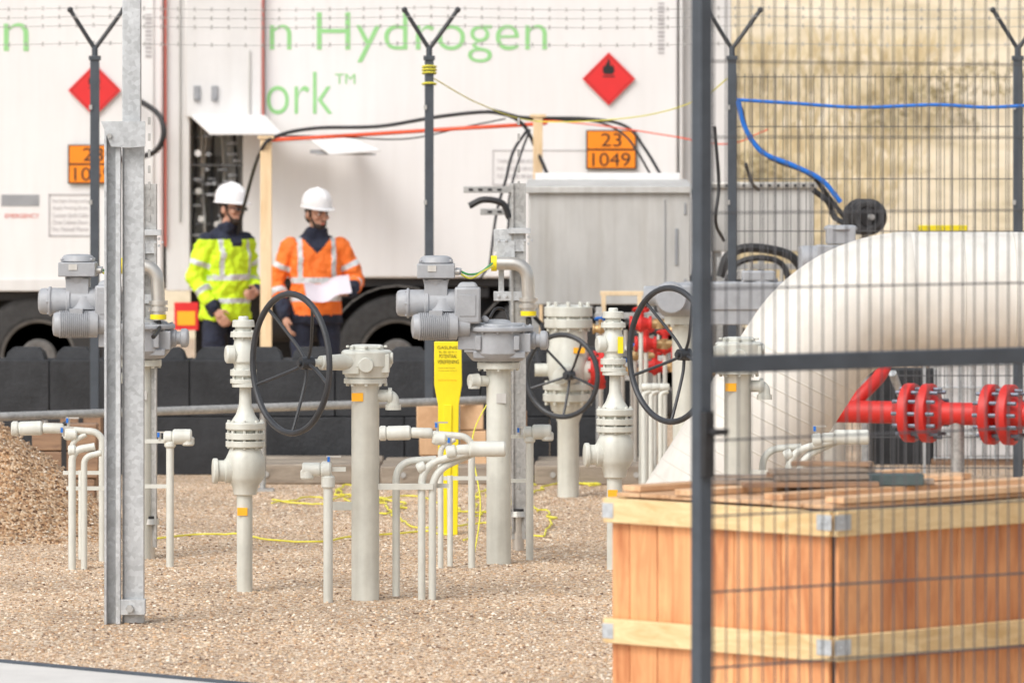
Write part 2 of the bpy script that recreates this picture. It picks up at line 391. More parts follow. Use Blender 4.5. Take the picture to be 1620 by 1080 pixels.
def shrub(x,y,w,h,i):
    vv=[];ff=[]; z=dune_z(x,y)
    for k in range(700):
        a=random.uniform(0,6.28); t=random.random(); rr=w*(random.random()**.5)*(1-.3*t); p=Vector((math.cos(a)*rr,math.sin(a)*rr*.7,h*t*(1-.5*(rr/w)**2)))
        if noise.noise(p*3+Vector((i*9,0,0)))<-.1: continue
        q=len(vv); s=random.uniform(.04,.09)
        d=Vector((random.uniform(-1,1),random.uniform(-1,1),random.uniform(-1,1))).normalized()*s; e=Vector((random.uniform(-1,1),random.uniform(-1,1),random.uniform(-1,1))).normalized()*s
        vv+=[tuple(p),tuple(p+d),tuple(p+e)]; ff.append((q,q+1,q+2))
    me=bpy.data.meshes.new('shrub'); me.from_pydata(vv,[],ff); me.materials.append(M['shrub']); o=bpy.data.objects.new('shrub',me); COL.objects.link(o); o.location=(x,y,z)
    tag(o,'low straw coloured shrub growing on the sandy dune','shrub','shrubs on the dune')
for i in range(11):
    y=random.uniform(68,100); shrub(random.uniform(.035,.1)*y,y,random.uniform(.7,1.5),random.uniform(.4,.8),i)
# ------------------------------------------------------------------ valves
DR=Vector((0,0,-1))
def down(t,cx,prof):
    top=prof[0][0]; return t.l(cx,top),[((y-top)/t.s,r/t.s) for y,r in prof]
def handwheel(t,rimc,R,axis,name='handwheel',tr=5,nsp=5):
    ax=Vector(axis).normalized(); s=t.s; w=MB()
    w.torus(rimc,ax,R,tr/s,56,10)
    d,a,b=basis(ax); hub=rimc-ax*.09
    for i in range(nsp):
        an=2*math.pi*i/nsp+.35; e=a*math.cos(an)+b*math.sin(an)
        w.tube(spline([hub+e*.02,hub+e*R*.3+ax*.012,hub+e*R*.75+ax*.06,rimc+e*R],6),.008,8)
    w.cyl(hub-ax*.03,hub+ax*.035,.032,.028); w.cyl(hub+ax*.035,hub+ax*.05,.014)
    return t.add(name,w,M['wheel']),hub
GW='handwheel valves on the gas station manifold'
t=T('handwheel_valve',578,330,'cream gear operated valve on a tall pipe with large dark handwheel','valve',GW)
m=MB(); o_,p_=down(t,578,[(598,34),(606,34),(606.5,25),(612,22),(952,22)]); m.lathe(o_,DR,p_,28)
t.add('standpipe',m,M['valve'],.002)
m=MB(); o_,p_=down(t,580,[(545,22),(547,27),(553,27),(553.2,36),(556,40),(578,40),(582,37),(597,34),(597.2,30),(600,30)]); m.lathe(o_,DR,p_,28)
m.bolts(t.l(580,546),(0,0,-1),30/330,8,.010,.012); m.bolts(t.l(580,604),(0,0,-1),30/330,8,.010,.02)
m.box(t.l(600,574,-.03),(.10,.10,.09)); m.box(t.l(556,574,-.06),(.08,.10,.10)); m.cyl(t.l(612,566,-.02),t.l(622,566,-.02),.028); m.cyl(t.l(580,576,-.08),t.l(580,576,-.135),.04,.036)
t.add('gearbox',m,M['valve'],.004)
ax=Vector((-.81,-.58,0)); rimc=t.l(463.5,571.5)+Vector((0,-.27,0)); R=114/330
wh,hub=handwheel(t,rimc,R-.015,ax)
m=MB(); m.cyl(hub-ax*.03,hub-ax*.30,.018); m.cyl(hub-ax*.08,hub-ax*.32,.034,.045); t.add('drive_shaft',m,M['valve'],.002)
m=MB(); m.box(t.l(566,627,-.068),(.055,.006,.040)); t.add('tag',m,M['tag'])
m=MB(); m.tube(fil([t.l(595,626),t.l(622,626),t.l(622,646)],.03),.030,14); m.cyl(t.l(614,626),t.l(620,626),.04); m.cyl(t.l(622,640),t.l(622,648),.038); t.add('side_outlet',m,M['valve'])
m=MB(); m.box(t.l(541,800),(.10,.012,.04)); t.add('bracket',m,M['leg'],.001)
m=MB(); m.box(t.l(636,769,-.02),(.30,.012,.03)); t.add('bracket',m,M['leg'],.001)
C=t
L_=lambda px,sc: Vector(((px-810)/sc,FOC/sc,0))
dup(C.root,L_(1167,317))
GB='flanged vent valves on thin standpipes'
t=T('flanged_valve',387,324,'cream flanged valve stack with capped side outlet on thin standpipe','valve',GB)
m=MB(); o_,p_=down(t,387,[(770,16),(782,16),(783,12.5),(938,12.5)]); m.lathe(o_,DR,p_,24); t.add('standpipe',m,M['valve'])
m=MB(); o_,p_=down(t,388,[(708,24),(716,27),(724,31),(752,31),(760,27),(768,21),(782,18),(783,12)]); m.lathe(o_,DR,p_,28)
m.lathe(t.l(385,744,-.01),(-1,-.15,0),[(0,.06),(.09,.06),(.091,.052),(.125,.052),(.126,.062),(.147,.062),(.150,.056)],24)
t.add('valve_body',m,M['valve'],.003)
m=MB(); o_,p_=down(t,388,[(667,29),(669,31),(678,31),(680,28),(680.1,22),(684,22),(684.1,31),(694,31),(694.2,22),(697,22),(697.1,31),(706,31),(708,24)]); m.lathe(o_,DR,p_,28)
m.bolts(t.l(388,664),(0,0,-1),26/324,8,.009,.14); t.add('flange',m,M['valve'],.002)
m=MB(); o_,p_=down(t,388,[(606,21),(612,21),(612.2,9),(640,10),(655,15),(667,23)]); m.lathe(o_,DR,p_,24); t.add('bonnet',m,M['valve'],.002)
m=MB(); o_,p_=down(t,385,[(500,7),(502,8),(506,8),(506.2,17),(517,18),(517.2,13),(524,13),(524.2,20),(533,21),(533.2,14),(544,15),(550,19),(572,19),(576,15),(584,15),(584.2,21),(594,21),(594.2,15),(599,15),(599.2,21),(606,21)]); m.lathe(o_,DR,p_,24)
m.bolts(t.l(385,522),(0,0,-1),16/324,6,.007,.045); m.bolts(t.l(385,582),(0,0,-1),17/324,6,.007,.09)
m.lathe(t.l(385,560,-.01),(-1,-.25,0),[(0,.036),(.045,.036),(.046,.044),(.082,.044),(.088,.036)],20)
t.add('stem_housing',m,M['valve'],.002)
m=MB(); m.box(t.l(384,808,-.041),(.05,.006,.038)); t.add('tag',m,M['tag'])
B=t
r=dup(B.root,L_(972,308),'cream flanged valve stack with yellow tag beside wooden crate'); 
tt=MB(); tt.box((.03,-.062,EYE-(545-232)/308),(.028,.006,.085)); q=mk('tag',tt,M['yellow']); q.parent=r
s=303.75
t=T('motor_operated_valve',789,s,'cream standpipe valve topped with grey electric actuator and motors','valve','motor operated valves on the manifold')
m=MB(); o_,p_=down(t,789,[(571,30),(573,34),(583,34),(583.3,19.5),(895,19.5)]); m.lathe(o_,DR,p_,28); m.bolts(t.l(789,568),(0,0,-1),30/s,8,.010,.06)
m.cyl(t.l(772,602,-.02),t.l(756,602,-.04),.028); m.cyl(t.l(757,602,-.04),t.l(743,602,-.06),.040,.036); m.cyl(t.l(750,602,-.05),t.l(750,614,-.05),.03)
t.add('standpipe',m,M['valve'],.002)
# flat quarter-turn gearbox: lid plate, square body, base plate
m=MB(); o_,p_=down(t,787,[(505,12),(507,20),(510,22),(511,44),(514,46),(516,46)]); m.lathe(o_,DR,p_,36)
z=lambda y:t.l(0,y).z
o_,p_=down(t,787,[(515,55),(517,58),(523,58),(524,55)]); m.lathe(o_,DR,p_,40)
m.bolts(t.l(787,513),(0,0,-1),53/s,14,.009,.045)
o_,p_=down(t,787,[(523,50),(558,50),(562,47),(570,40),(571,36)]); m.lathe(o_,DR,p_,36)
m.box((t.l(787,0).x,0,(z(526)+z(556))/2),(.345,.24,z(526)-z(556))); m.box((t.l(790,0).x,0,z(560)),(.27,.27,.035))
for sx in (-1,1): m.box((t.l(787,0).x+sx*.10,-.135,z(541)),(.03,.04,.075))
m.lathe(t.l(838,538,-.02),(1,-.05,0),[(0,.045),(.03,.045),(.031,.034),(.055,.034),(.056,.050),(.085,.050),(.095,.040)],24)
m.box(t.l(743,532,-.05),(.12,.15,.13)); t.add('gearbox',m,M['act'],.006)
m=MB(); pr=[(0,.035),(.006,.058),(.02,.064),(.035,.066)]
x=.036
while x<.185: pr+=[(x,.072),(x+.005,.072),(x+.0052,.064),(x+.010,.064)]; x+=.0105
pr+=[(.19,.070),(.235,.070),(.236,.052),(.30,.052)]
m.lathe(t.l(652,515,-.15),(1,.12,0),pr,28); m.box(t.l(690,496,-.14),(.07,.07,.04)); t.add('motor',m,M['act'],.001)
m=MB(); m.lathe(t.l(627,479,-.04),(1,0,0),[(0,.045),(.008,.062),(.02,.068),(.055,.070),(.056,.078),(.068,.078),(.069,.070),(.15,.070),(.151,.080),(.17,.080),(.171,.072),(.31,.072)],32)
m.bolts(t.l(641,479,-.04),(1,0,0),.072,6,.007,.025); m.box(t.l(690,456,-.04),(.12,.12,.09)); m.cyl(t.l(700,492,-.04),t.l(700,470,-.04),.085,.07)
t.add('drive_housing',m,M['act'],.004)
m=MB(); m.box(t.l(690,428,-.04),(.195,.19,.075)); o_,p_=down(t,690,[(404,16),(406,23),(410,26),(416,28)]); m.lathe(o_+Vector((0,-.04,0)),DR,p_,24); m.bolts(t.l(690,414,-.04),(0,0,1),.110,4,.010,.014,.78); m.cyl(t.l(720,428,-.04),t.l(730,429,-.04),.018)
m.cyl(t.l(690,440,-.04),t.l(690,452,-.04),.07,.06)
t.add('control_unit',m,M['act'],.014)
m=MB(); m.box(t.l(740,482,-.10),(.135,.13,.19)); m.box(t.l(740,450,-.10),(.115,.11,.03),taper=.7); m.cyl(t.l(763,500,-.1),t.l(773,508,-.1),.016); t.add('terminal_box',m,M['act'],.012)
m=MB(); m.box(t.l(740,482,-.167),(.085,.004,.11)); t.add('cover_plate',m,M['act'],.0015)
m=MB(); m.box(t.l(684,424,-.137),(.045,.004,.03)); t.add('nameplate',m,M['cab'])
m=MB(); m.box(t.l(793,629,-.066),(.05,.006,.05)); t.add('tag',m,M['cab'])
m=MB(); m.tube(spline([t.l(727,428,-.04),t.l(742,434,0),t.l(760,432,.2),t.l(778,420,.5)]),.006,8); t.add('cable',m,M['gcable'],label='green earth cable')
m=MB(); m.tube(spline([t.l(727,432,-.04),t.l(745,440,.0),t.l(765,430,.2),t.l(780,424,.5)]),.005,8); t.add('cable',m,M['cord'],label='yellow earth cable')
m=MB(); m.cyl(t.l(718,430,-.05),t.l(727,430,-.05),.016); t.add('cable_gland',m,M['inox'])
D=t
A_=dup(D.root,L_(222,300),'cream standpipe valve with grey electric actuator behind steel post')
s=294
t=T('strut_post',820,s,'galvanised strut post carrying a curved stainless cable conduit','post','strut posts beside the motor valves')
m=MB(); x0=t.l(809,290).x; x1=t.l(832,290).x; zt=t.l(820,290).z
m.box(((x0+x1)/2,0,zt/2+.03),(x1-x0,.05,zt-.06)); m.box((x0+.006,-.03,zt/2+.05),(.012,.02,zt-.1)); m.box((x1-.006,-.03,zt/2+.05),(.012,.02,zt-.1))
for i in range(24): m.box(((x0+x1)/2,-.026,.35+i*.085),(.014,.004,.04))
t.add('post',m,M['galv2'],.001)
m=MB(); m.cyl((0,0,0),(0,0,t.l(0,815).z),.032); m.cyl(t.l(820,817),t.l(820,808),.055,.05); t.add('foot',m,M['inox'],.001)
m=MB(); m.cyl(t.l(820,809),t.l(820,804),.045); t.add('collar',m,M['black'])
m=MB()
for y in (380,468): m.box(t.l(806,y,-.035),(.17,.008,.12 if y==380 else .05)); m.bolts(t.l(836,y,-.04),(0,-1,0),.018,4,.008,.015); m.bolts(t.l(795,y,-.04),(0,-1,0),.02,2,.008,.012)
m.box(t.l(822,365,-.05),(.12,.05,.03)); m.box(t.l(800,400,-.02),(.10,.05,.13))
m.box(t.l(793,420,-.02),(.03,.03,.35)); t.add('bracket',m,M['galv'],.002)
m=MB(); m.tube(fil([t.l(778,416,-.1),t.l(834,416,-.1),t.l(836,478,-.1)],.16,12),.036,18); m.cyl(t.l(836,470,-.1),t.l(836,476,-.1),.05); m.cyl(t.l(836,480,-.1),t.l(836,486,-.1),.05); m.cyl(t.l(836,474,-.1),t.l(836,500,-.1),.038)
t.add('conduit',m,M['inox'])
m=MB(); m.cyl(t.l(786,416,-.1),t.l(777,416,-.1),.042); t.add('conduit_seal',m,M['yellow'])
m=MB(); m.lathe(t.l(836,491,-.1),DR,[(0,.043),(.025,.043)],18); t.add('conduit_seal',m,M['yellow'])
m=MB(); m.tube(spline([t.l(836,497,-.1),t.l(838,512,-.15),t.l(832,524,-.3)]),.012,10); t.add('cable',m,M['black'])
m=MB(); m.tube(spline([t.l(775,500,-.3),t.l(785,486,-.25),t.l(800,490,-.2),t.l(806,508,-.3)]),.008,8); t.add('cable',m,M['black'])
dup(t.root,L_(236,300),'galvanised strut post with curved stainless conduit behind cream pipes')
# ------------------------------------------------------------------ small pipe risers
GP='thin cream impulse pipe risers'
def riser(cx,sc,paths,thick=(),label='thin cream painted riser pipe with bent top rising from gravel',boxes=(),blue=None):
    t=T('pipe_riser',cx,sc,label,'pipe',GP)
    for pts,r in paths:
        m=MB(); m.tube(fil([t.l(*p) for p in pts],.10,8),r/sc,12)
        t.add('riser_pipe',m,M['leg'])
    for a,b_,r in thick:
        m=MB()
        A=t.l(*a);Bv=t.l(*b_); d=(Bv-A); l=d.length; m.lathe(A,d,[(0,r*.8/sc),(.008,r/sc),(l-.008,r/sc),(l,r*.8/sc)],18)
        t.add('fitting',m,M['leg'],.001)
    for a,w,h in boxes:
        m=MB(); m.box(t.l(*a),(w/sc,.012,h/sc)); t.add('bracket',m,M['leg'])
    if blue:
        q=blue[2] if len(blue)>2 else 0
        m=MB(); m.cyl(t.l(*blue),t.l(blue[0],blue[1]-14,q),.008); m.box(t.l(blue[0]+6,blue[1]-14,q),(.07,.014,.008)); t.add('tap_handle',m,M['inox'])
        m=MB(); m.box(t.l(blue[0]-2,blue[1]-10,q-.012),(.012,.01,.024)); t.add('handle_grip',m,M['blue'])
    return t
S1=riser(519,332,[([(519,955),(519,744),(490,744)],7.5)],[((519,772),(519,752),11),((524,742),(508,742),13),((508,742),(478,742),11),((486,742),(486,758),11)],'thin cream riser with short capped elbow on top',blue=(522,736),boxes=[((536,742),22,7)])
S2=riser(672,330,[([(667,955),(667,735),(755,712)],6),([(684,952),(684,745),(752,716,.05)],6),([(626,945,.1),(626,732,.1),(690,728,.1)],6)],[((742,710),(800,710),12.5),((722,712),(744,711),9),((706,716),(722,713),11),((660,742),(673,736),9)],'bent cream impulse pipes joined to a thick insulated end',boxes=[((655,769),70,7),((690,769,.05),40,7)],blue=(712,706))
dup(S2.root,L_(1252,317),'bent cream impulse pipes with thick insulated end behind crate')
S3=riser(724,307,[([(680,686),(735,690),(746,700),(746,898)],5.5),([(697,900),(697,706),(720,694)],4.5),([(712,895),(712,752)],4.5)],[((600,685),(612,685),12),((612,685),(650,684),11.5),((650,684),(684,685),8.5),((686,694),(706,694),10),((692,688),(692,702),9)],'thin cream riser with insulated pipe and ball tap',boxes=[((728,756),90,6)],blue=(692,682))
dup(S3.root,L_(140,302),'thin cream riser with insulated pipe and ball tap near gravel heap')
S4=riser(838,301,[([(838,890),(838,686),(856,684)],6)],[((828,684),(842,684),10),((842,683),(872,683),12),((866,683),(866,697),10),((838,700),(838,690),9)],'thin cream riser with elbow fitting beside strut post',boxes=[((805,690),60,6),((815,760),50,6)],blue=(822,690))
dup(S4.root,L_(269,306),'thin cream riser with elbow fitting beside galvanised strut post')
riser(122,308,[([(114,925),(114,712),(150,706)],6),([(133,920),(133,722),(160,716)],5)],[((108,712),(120,712),9)],'pair of thin cream risers beside gravel heap',boxes=[((140,772),70,6)],blue=(100,690))
for px,sc in ((1030,268),(1045,262),(1018,280)): riser(px,sc,[([(px,232+2.17*sc+4),(px,622),(px+12,618)],4)],[((px-3,612),(px+14,612),6)],'thin cream riser standing near the large pipe')
# ------------------------------------------------------------------ E valve
s=255
t=T('handwheel_valve',899,s,'cream bolted ball valve with small handwheel and red flange','valve')
m=MB(); o_,p_=down(t,899,[(650,24),(668,17),(790,17)]); m.lathe(o_,DR,p_,24); t.add('standpipe',m,M['valve'])
m=MB(); o_,p_=down(t,899,[(482,26),(485,38),(500,38),(500.2,32),(504,32),(504.2,38),(518,38),(520,30),(545,30),(560,34),(590,34),(600,30),(606,30),(606.2,40),(616,40),(616.2,34),(622,34),(622.2,40),(634,40),(636,30),(650,26)]); m.lathe(o_,DR,p_,28)
m.bolts(t.l(899,478),(0,0,-1),33/s,10,.013,.18); m.bolts(t.l(899,602),(0,0,-1),36/s,10,.013,.15)
m.cyl(t.l(899,585),t.l(940,585),.09); m.cyl(t.l(899,592,-.1),t.l(886,592,-.30),.07,.05); t.add('valve_body',m,M['valve'],.003)
m=MB(); m.lathe(t.l(934,585),(1,0,0),[(0,.12),(.035,.12),(.036,.08),(.05,.08),(.051,.12),(.085,.12)],24); m.bolts(t.l(930,585),(1,0,0),.1,8,.013,.11); t.add('flange',m,M['red'],.003,label='red bolted flange')
ax=Vector((-.5,-.86,0)); handwheel(t,t.l(888,590,-.42),64/s,ax,tr=4)
m=MB(); m.box(t.l(916,553,-.13),(.07,.006,.035)); t.add('tag',m,M['tag'])
m=MB(); m.cyl(t.l(868,585),t.l(846,585),.04); t.add('side_outlet',m,M['valve'])
s=262
t=T('motor_operated_valve',1085,s,'cream pipe valve with long grey box actuator behind handwheel','valve')
m=MB(); o_,p_=down(t,1085,[(500,34),(512,34),(512.2,24),(520,22),(806,20)]); m.lathe(o_,DR,p_,24); m.bolts(t.l(1085,498),(0,0,-1),30/s,8,.012,.07); t.add('standpipe',m,M['valve'])
m=MB(); o_,p_=down(t,1085,[(447,26),(450,44),(490,46),(500,36)]); m.lathe(o_,DR,p_,28); m.box(t.l(1165,468),(.62,.22,.17)); m.cyl(t.l(1205,440),t.l(1205,452),.1); m.box(t.l(1200,436),(.2,.2,.06)); m.cyl(t.l(1225,468),t.l(1262,468),.09,.075); m.cyl(t.l(1050,468),t.l(1018,468),.06)
t.add('actuator',m,M['act'],.01)
m=MB(); m.cyl(t.l(1060,470,-.12),t.l(1060,470,-.3),.10,.09); m.box(t.l(1130,500,-.05),(.5,.1,.10)); t.add('gearbox',m,M['act'],.006)
M['brass']=mat('brass',(.52,.35,.17),.4,metal=.6)
RV=[(1014,512,250,0),(1080,560,250,0),(1052,548,246,0),(1005,562,244,1),(1036,580,243,0),(1068,522,242,1),(950,520,246,1),(1100,590,242,1),(1022,544,248,0),(985,586,243,1)]
for px,py,sc,brass in RV:
    t=T('small_valve',px,sc,'small brass tap on thin steel instrument pipe' if brass else 'small red valve with brass coupling on thin pipe','valve','small taps and valves on the instrument pipes'); m=MB()
    q=.7 if brass else 1
    m.lathe(t.l(px-18*q,py),(1,0,0),[(0,.05*q),(.02*q,.05*q),(.021*q,.035*q),(.05*q,.04*q),(.07*q,.06*q),(.10*q,.04*q),(.12*q,.035*q),(.121*q,.05*q),(.14*q,.05*q)],18); m.cyl(t.l(px,py),t.l(px,py-22*q),.02*q); t.add('valve_body',m,M['brass'] if brass else M['red'],.003)
    m=MB(); m.cyl(t.l(px,py),(0,0,0),.014); t.add('standpipe',m,M['inox'] if brass else M['leg'])
    m=MB(); m.torus(t.l(px,py-22*q),(0,.3,1),.05*q,.007,24,6); m.cyl(t.l(px-12*q,py-22*q),t.l(px+12*q,py-22*q),.005); m.cyl(t.l(px,py-20*q),t.l(px,py-24*q),.012); t.add('handwheel',m,M['red'] if not brass else M['blue'])
    m=MB(); m.cyl(t.l(px+12,py),t.l(px+44*q,py),.03*q,.025*q); m.cyl(t.l(px+28*q,py-8*q),t.l(px+28*q,py+8*q),.028*q); t.add('coupling',m,M['brass'])
# instrument racks with pipes between the valves and the cabinets
def rack(c0,sc,x0,x1,yt,seed,label,n=9):
    t=T('instrument_rack',c0,sc,label,'rack','instrument racks')
    for x in (x0,(x0+x1)/2,x1):
        m=MB(); z=t.l(0,yt).z; m.box(Vector((t.l(x,0).x,.12,z/2)),(.04,.04,z)); t.add('upright',m,M['galv2'],.002)
    for y in (yt+14,yt+74): m=MB(); m.box(t.l((x0+x1)/2,y,.09),((x1-x0)/sc*1.08,.03,.04)); t.add('rail',m,M['galv2'],.002)
    rr_=random.Random(seed)
    for k in range(n):
        x=x0+8+k*(x1-x0-16)/n+rr_.uniform(-4,4); y=rr_.uniform(yt+2,yt+44); x2=x+rr_.uniform(-26,26); y2=rr_.uniform(yt+100,yt+160)
        m=MB(); m.tube(fil([t.l(x,y,.03),t.l(x,(y+y2)/2,.03),t.l(x2,(y+y2)/2,-.04),t.l(x2,y2,-.04),Vector((t.l(x2,0).x,-.04,0))],.05,5),.009 if k%3 else .014,8); t.add('instrument_pipe',m,M[('inox','leg','black')[k%3]])
    for k in range(4):
        x=rr_.uniform(x0+8,x1-8); y=rr_.uniform(yt+20,yt+110); w=rr_.uniform(.08,.14)
        m=MB(); m.box(t.l(x,y,.03),(w,.07,w*1.1)); t.add('junction_box',m,M['cab'] if k%2 else M['act'],.006)
    for k in range(4):
        x=rr_.uniform(x0+8,x1-8); y=rr_.uniform(yt+10,yt+100)
        m=MB(); m.lathe(t.l(x,y,.02),(0,-1,0),[(0,.036),(.03,.036),(.032,.030)],24); m.cyl(t.l(x,y,.03),t.l(x,y+16,.03),.008); g_=t.add('gauge',m,M['rim'],.001)
        m=MB(); m.cyl(t.l(x,y,-.0125),t.l(x,y,-.0145),.028); t.add('gauge_dial',m,M['helmet'],parent=g_)
rack(1030,241,948,1112,486,11,'steel strut rack carrying small pipes, gauges and junction boxes',12)
rack(1200,236,1140,1270,408,23,'steel strut rack with small pipes behind the mesh gate',8)
# ------------------------------------------------------------------ steel post foreground
s=347
t=T('steel_post',198,s,'galvanised steel post with bolted channel section in gravel','post')
m=MB(); a=t.l(193,0).x; b_=t.l(222,0).x; m.box(((a+b_)/2,.05,1.6),(b_-a,.07,3.2)); t.add('square_tube',m,M['galv'],.004)
m=MB(); zt=t.l(0,195).z; x0=t.l(167,0).x; x1=t.l(228,0).x
m.box((x0+.026,-.022,zt/2),(.052,.012,zt)); m.box((x0+.006,-.06,zt/2),(.011,.065,zt)); m.box((x0+.062,-.045,zt/2),(.022,.06,zt-.002)); m.box((x1-.045,-.02,zt/2),(.09,.014,zt-.004)); m.box((x1-.006,.01,zt/2),(.012,.055,zt-.006))
t.add('channel_section',m,M['galv'],.002)
m=MB(); m.poly([t.l(162,192,-.1),t.l(232,192,-.1),t.l(232,232,-.1),t.l(205,234,-.1),t.l(178,232,-.1)],.006); t.add('top_plate',m,M['galv'],.001)
m=MB(); m.box(t.l(208,958,-.065),(.135,.014,.07)); m.box(t.l(229,958,-.04),(.012,.07,.07)); t.add('foot_bracket',m,M['galv'],.002)
m=MB(); m.cyl(t.l(207,960,-.072),t.l(207,960,-.092),.02,.018,6); t.add('bolt',m,M['galv2'])
m=MB(); m.cyl(t.l(176,215,-.1),t.l(176,215,-.12),.012,.012,6); t.add('bolt',m,M['galv2'])
# ------------------------------------------------------------------ yellow marker
s=282.5
t=T('marker_post',709,s,'yellow plastic gas pipeline marker post with printed warning text','marker post')
m=MB(); Pp=[t.l(*p,-.02) for p in ((687,540),(730,540),(731,608),(726,640),(724,850),(693,850),(693,640),(687,608))]; m.poly(list(reversed(Pp)),.03); t.add('board',m,M['yellow'],.004)
m=MB(); m.poly([t.l(*p,-.03) for p in ((702,640),(715,640),(712,850),(705,850))][::-1],.01); t.add('rib',m,M['yellow'],.002)
zz=lambda y:t.l(0,y).z; xx=lambda x:t.l(x,0).x
for s_,a,b_,c,d in (('GASUNIE',692,724,547,552),('TEL. 050 - 521 91 11',694,722,555,558),('POTENTIAAL',695,723,560,566),('VEREFFENING',692,726,569,575)):
    text(s_,xx(a),xx(b_),zz(d),zz(c),-.0215,M['ink'],parent=t.root)
M['sp']=mat('small_print',(.30,.22,.03),.6)
for i in range(2): text('niet graven zonder overleg met',xx(693),xx(720+i%2*3),zz(583+i*4.2),zz(580.5+i*4.2),-.0215,M['sp'],parent=t.root)
text('bel direct bij storing',xx(693),xx(722),zz(603),zz(599),-.0215,M['tag'],parent=t.root)
# ------------------------------------------------------------------ large white pipe
s=280
t=T('large_pipe',1180,s,'large white wrapped gas pipe bending down into the gravel','pipe')
cen=(1440,664); Rr=197; A0=57
arc=[t.l(cen[0]-Rr*math.sin(a),cen[1]-Rr*math.cos(a)) for a in [math.radians(A0)*k/24 for k in range(25)]]
e=math.radians(A0); dx=-math.cos(e);dyy=math.sin(e); last=(cen[0]-Rr*math.sin(e),cen[1]-Rr*math.cos(e))
tail=[t.l(last[0]+dx*q,last[1]+dyy*q) for q in (60,140,230,330)]
rad=100/s
m=MB(); m.tube([t.l(2300,467)]+[t.l(x,467) for x in (2000,1800,1620,1520)]+arc+tail,rad,64); t.add('pipe_bend',m,M['bigpipe'],smooth=60)
m=MB()
def ringband(p,d,w): 
    m.lathe(Vector(p)-Vector(d).normalized()*w/2,d,[(0,rad+.0005),(.002,rad+.0022),(w-.002,rad+.0022),(w,rad+.0005)],64)
ringband(t.l(1430,467.5),(1,0,.05),.10)
for x in (1520,1600,1680): ringband(t.l(x,467),(1,0,0),.012)
dv=Vector((dx,0,-dyy))
for q in range(20,330,26): ringband(t.l(last[0]+dx*q,last[1]+dyy*q),dv+Vector((.12,0,0)),.012)
o=t.add('tape_wrap',m,mat('white_pipe_tape',(.66,.635,.58),.6,na=.08),smooth=60)
# red pipe
s=262
t=T('red_pipe',1460,s,'bright red flanged pipeline running beside the white pipe','pipe')
K=.45
def rp(x,y=None): 
    q=(x-1400)/s; return Vector(((x-1460)/s,.35-K*q,t.l(0,656).z))
rd=Vector((1,-K,0)).normalized()
m=MB(); m.tube([rp(1180),rp(1300),rp(1440),rp(1600),rp(1800),rp(2000)],18/s,24); t.add('pipe_run',m,M['red'])
m=MB(); m.tube(fil([rp(1345),t.l(1372,628,.45),t.l(1405,598,.55),t.l(1420,560,.7)],.08,6),11/s,16); t.add('branch_pipe',m,M['red'])
for x,rr in ((1438,47),(1466,47),(1562,48),(1590,48)):
    m=MB(); m.lathe(rp(x),rd,[(0,rr*.95/s),(.005,rr/s),(.058,rr/s),(.063,rr*.95/s),(.066,rr*.60/s),(.13,rr*.40/s)] if x in(1466,1590) else [(-.065,rr*.40/s),(-.003,rr*.60/s),(0,rr*.95/s),(.005,rr/s),(.058,rr/s),(.063,rr*.95/s)],36); t.add('flange',m,M['red'],.003)
M['bolt']=mat('blue_grey_bolt',(.17,.20,.25),.5,metal=.4)
for x in (1429,1553):
    m=MB(); m.bolts(rp(x),rd,38/s,12,.013,.27); t.add('bolt_set',m,M['bolt'])
for x in (1518,1690):
    m=MB(); p=rp(x); m.cyl((p.x,p.y,p.z-.05),(p.x,p.y,0),.04); m.box((p.x,p.y,.01),(.2,.2,.02)); t.add('support',m,M['galv2'])
# ------------------------------------------------------------------ crate
s=447
corner=Vector(((1320-810)/s,FOC/s,0)); H=.885
cr_=bpy.data.objects.new('wooden_crate',None); COL.objects.link(cr_); cr_.location=corner; cr_.rotation_euler=(0,0,math.radians(45)); tag(cr_,'orange brown boarded crate with pale pine battens and metal corner clips','crate')
Lx,Ly=1.65,1.13
def cadd(n_,mb,m_,bv=.003):
    o=mk(n_,mb,m_,bv); o.parent=cr_; return o
rc=random.Random(5)
def planks(axis,off,L0,L1):
    m=MB(); x=L0
    while x<L1-.02:
        w=min(rc.choice((.14,.19,.23)),L1-x); j=rc.uniform(-.002,.002)
        c=(x+w/2,off+j,H/2) if axis=='x' else (off+j,x+w/2,H/2); sz=(w-.004,.018,H-.06) if axis=='x' else (.018,w-.004,H-.06)
        m.box(c,sz); x+=w
    return m
cadd('side_panel',planks('x',.027,.04,Lx-.02),M['ply'],.0015)
cadd('side_panel',planks('y',.027,.04,Ly-.02),M['ply'],.0015)
m=MB(); m.box((Lx/2,Ly-.027,H/2),(Lx-.04,.018,H-.06)); cadd('rear_panel',m,M['ply'])
m=MB(); m.box((Lx-.027,Ly/2,H/2),(.018,Ly-.06,H-.06)); cadd('rear_panel',m,M['ply'])
m=MB(); y=.03
while y<Ly-.04:
    w=min(rc.choice((.15,.2)),Ly-.03-y); m.box((Lx/2,y+w/2,H+.006+rc.uniform(0,.003)),(Lx-.06,w-.005,.014)); y+=w
cadd('lid',m,M['lid'],.001)
m=MB()
for z in (H-.05,H-.05-.442,.05): 
    m.box((Lx/2,-.002,z),(Lx,.024,.09)); m.box((-.002,Ly/2,z),(.024,Ly-.024 ,.09)); m.box((Lx/2,Ly,z),(Lx,.024,.09)); m.box((Lx,Ly/2,z),(.024,Ly-.03,.09))
cadd('batten',m,M['pine'],.004)
m=MB()
for y in (.06,.36,.75,Ly-.07): m.box((Lx*.5+rc.uniform(-.03,.03),y,H+.028),(Lx-.10,.09,.022),Matrix.Rotation(rc.uniform(-.02,.02),3,'Z'))
cadd('lid_batten',m,M['lid'],.002)
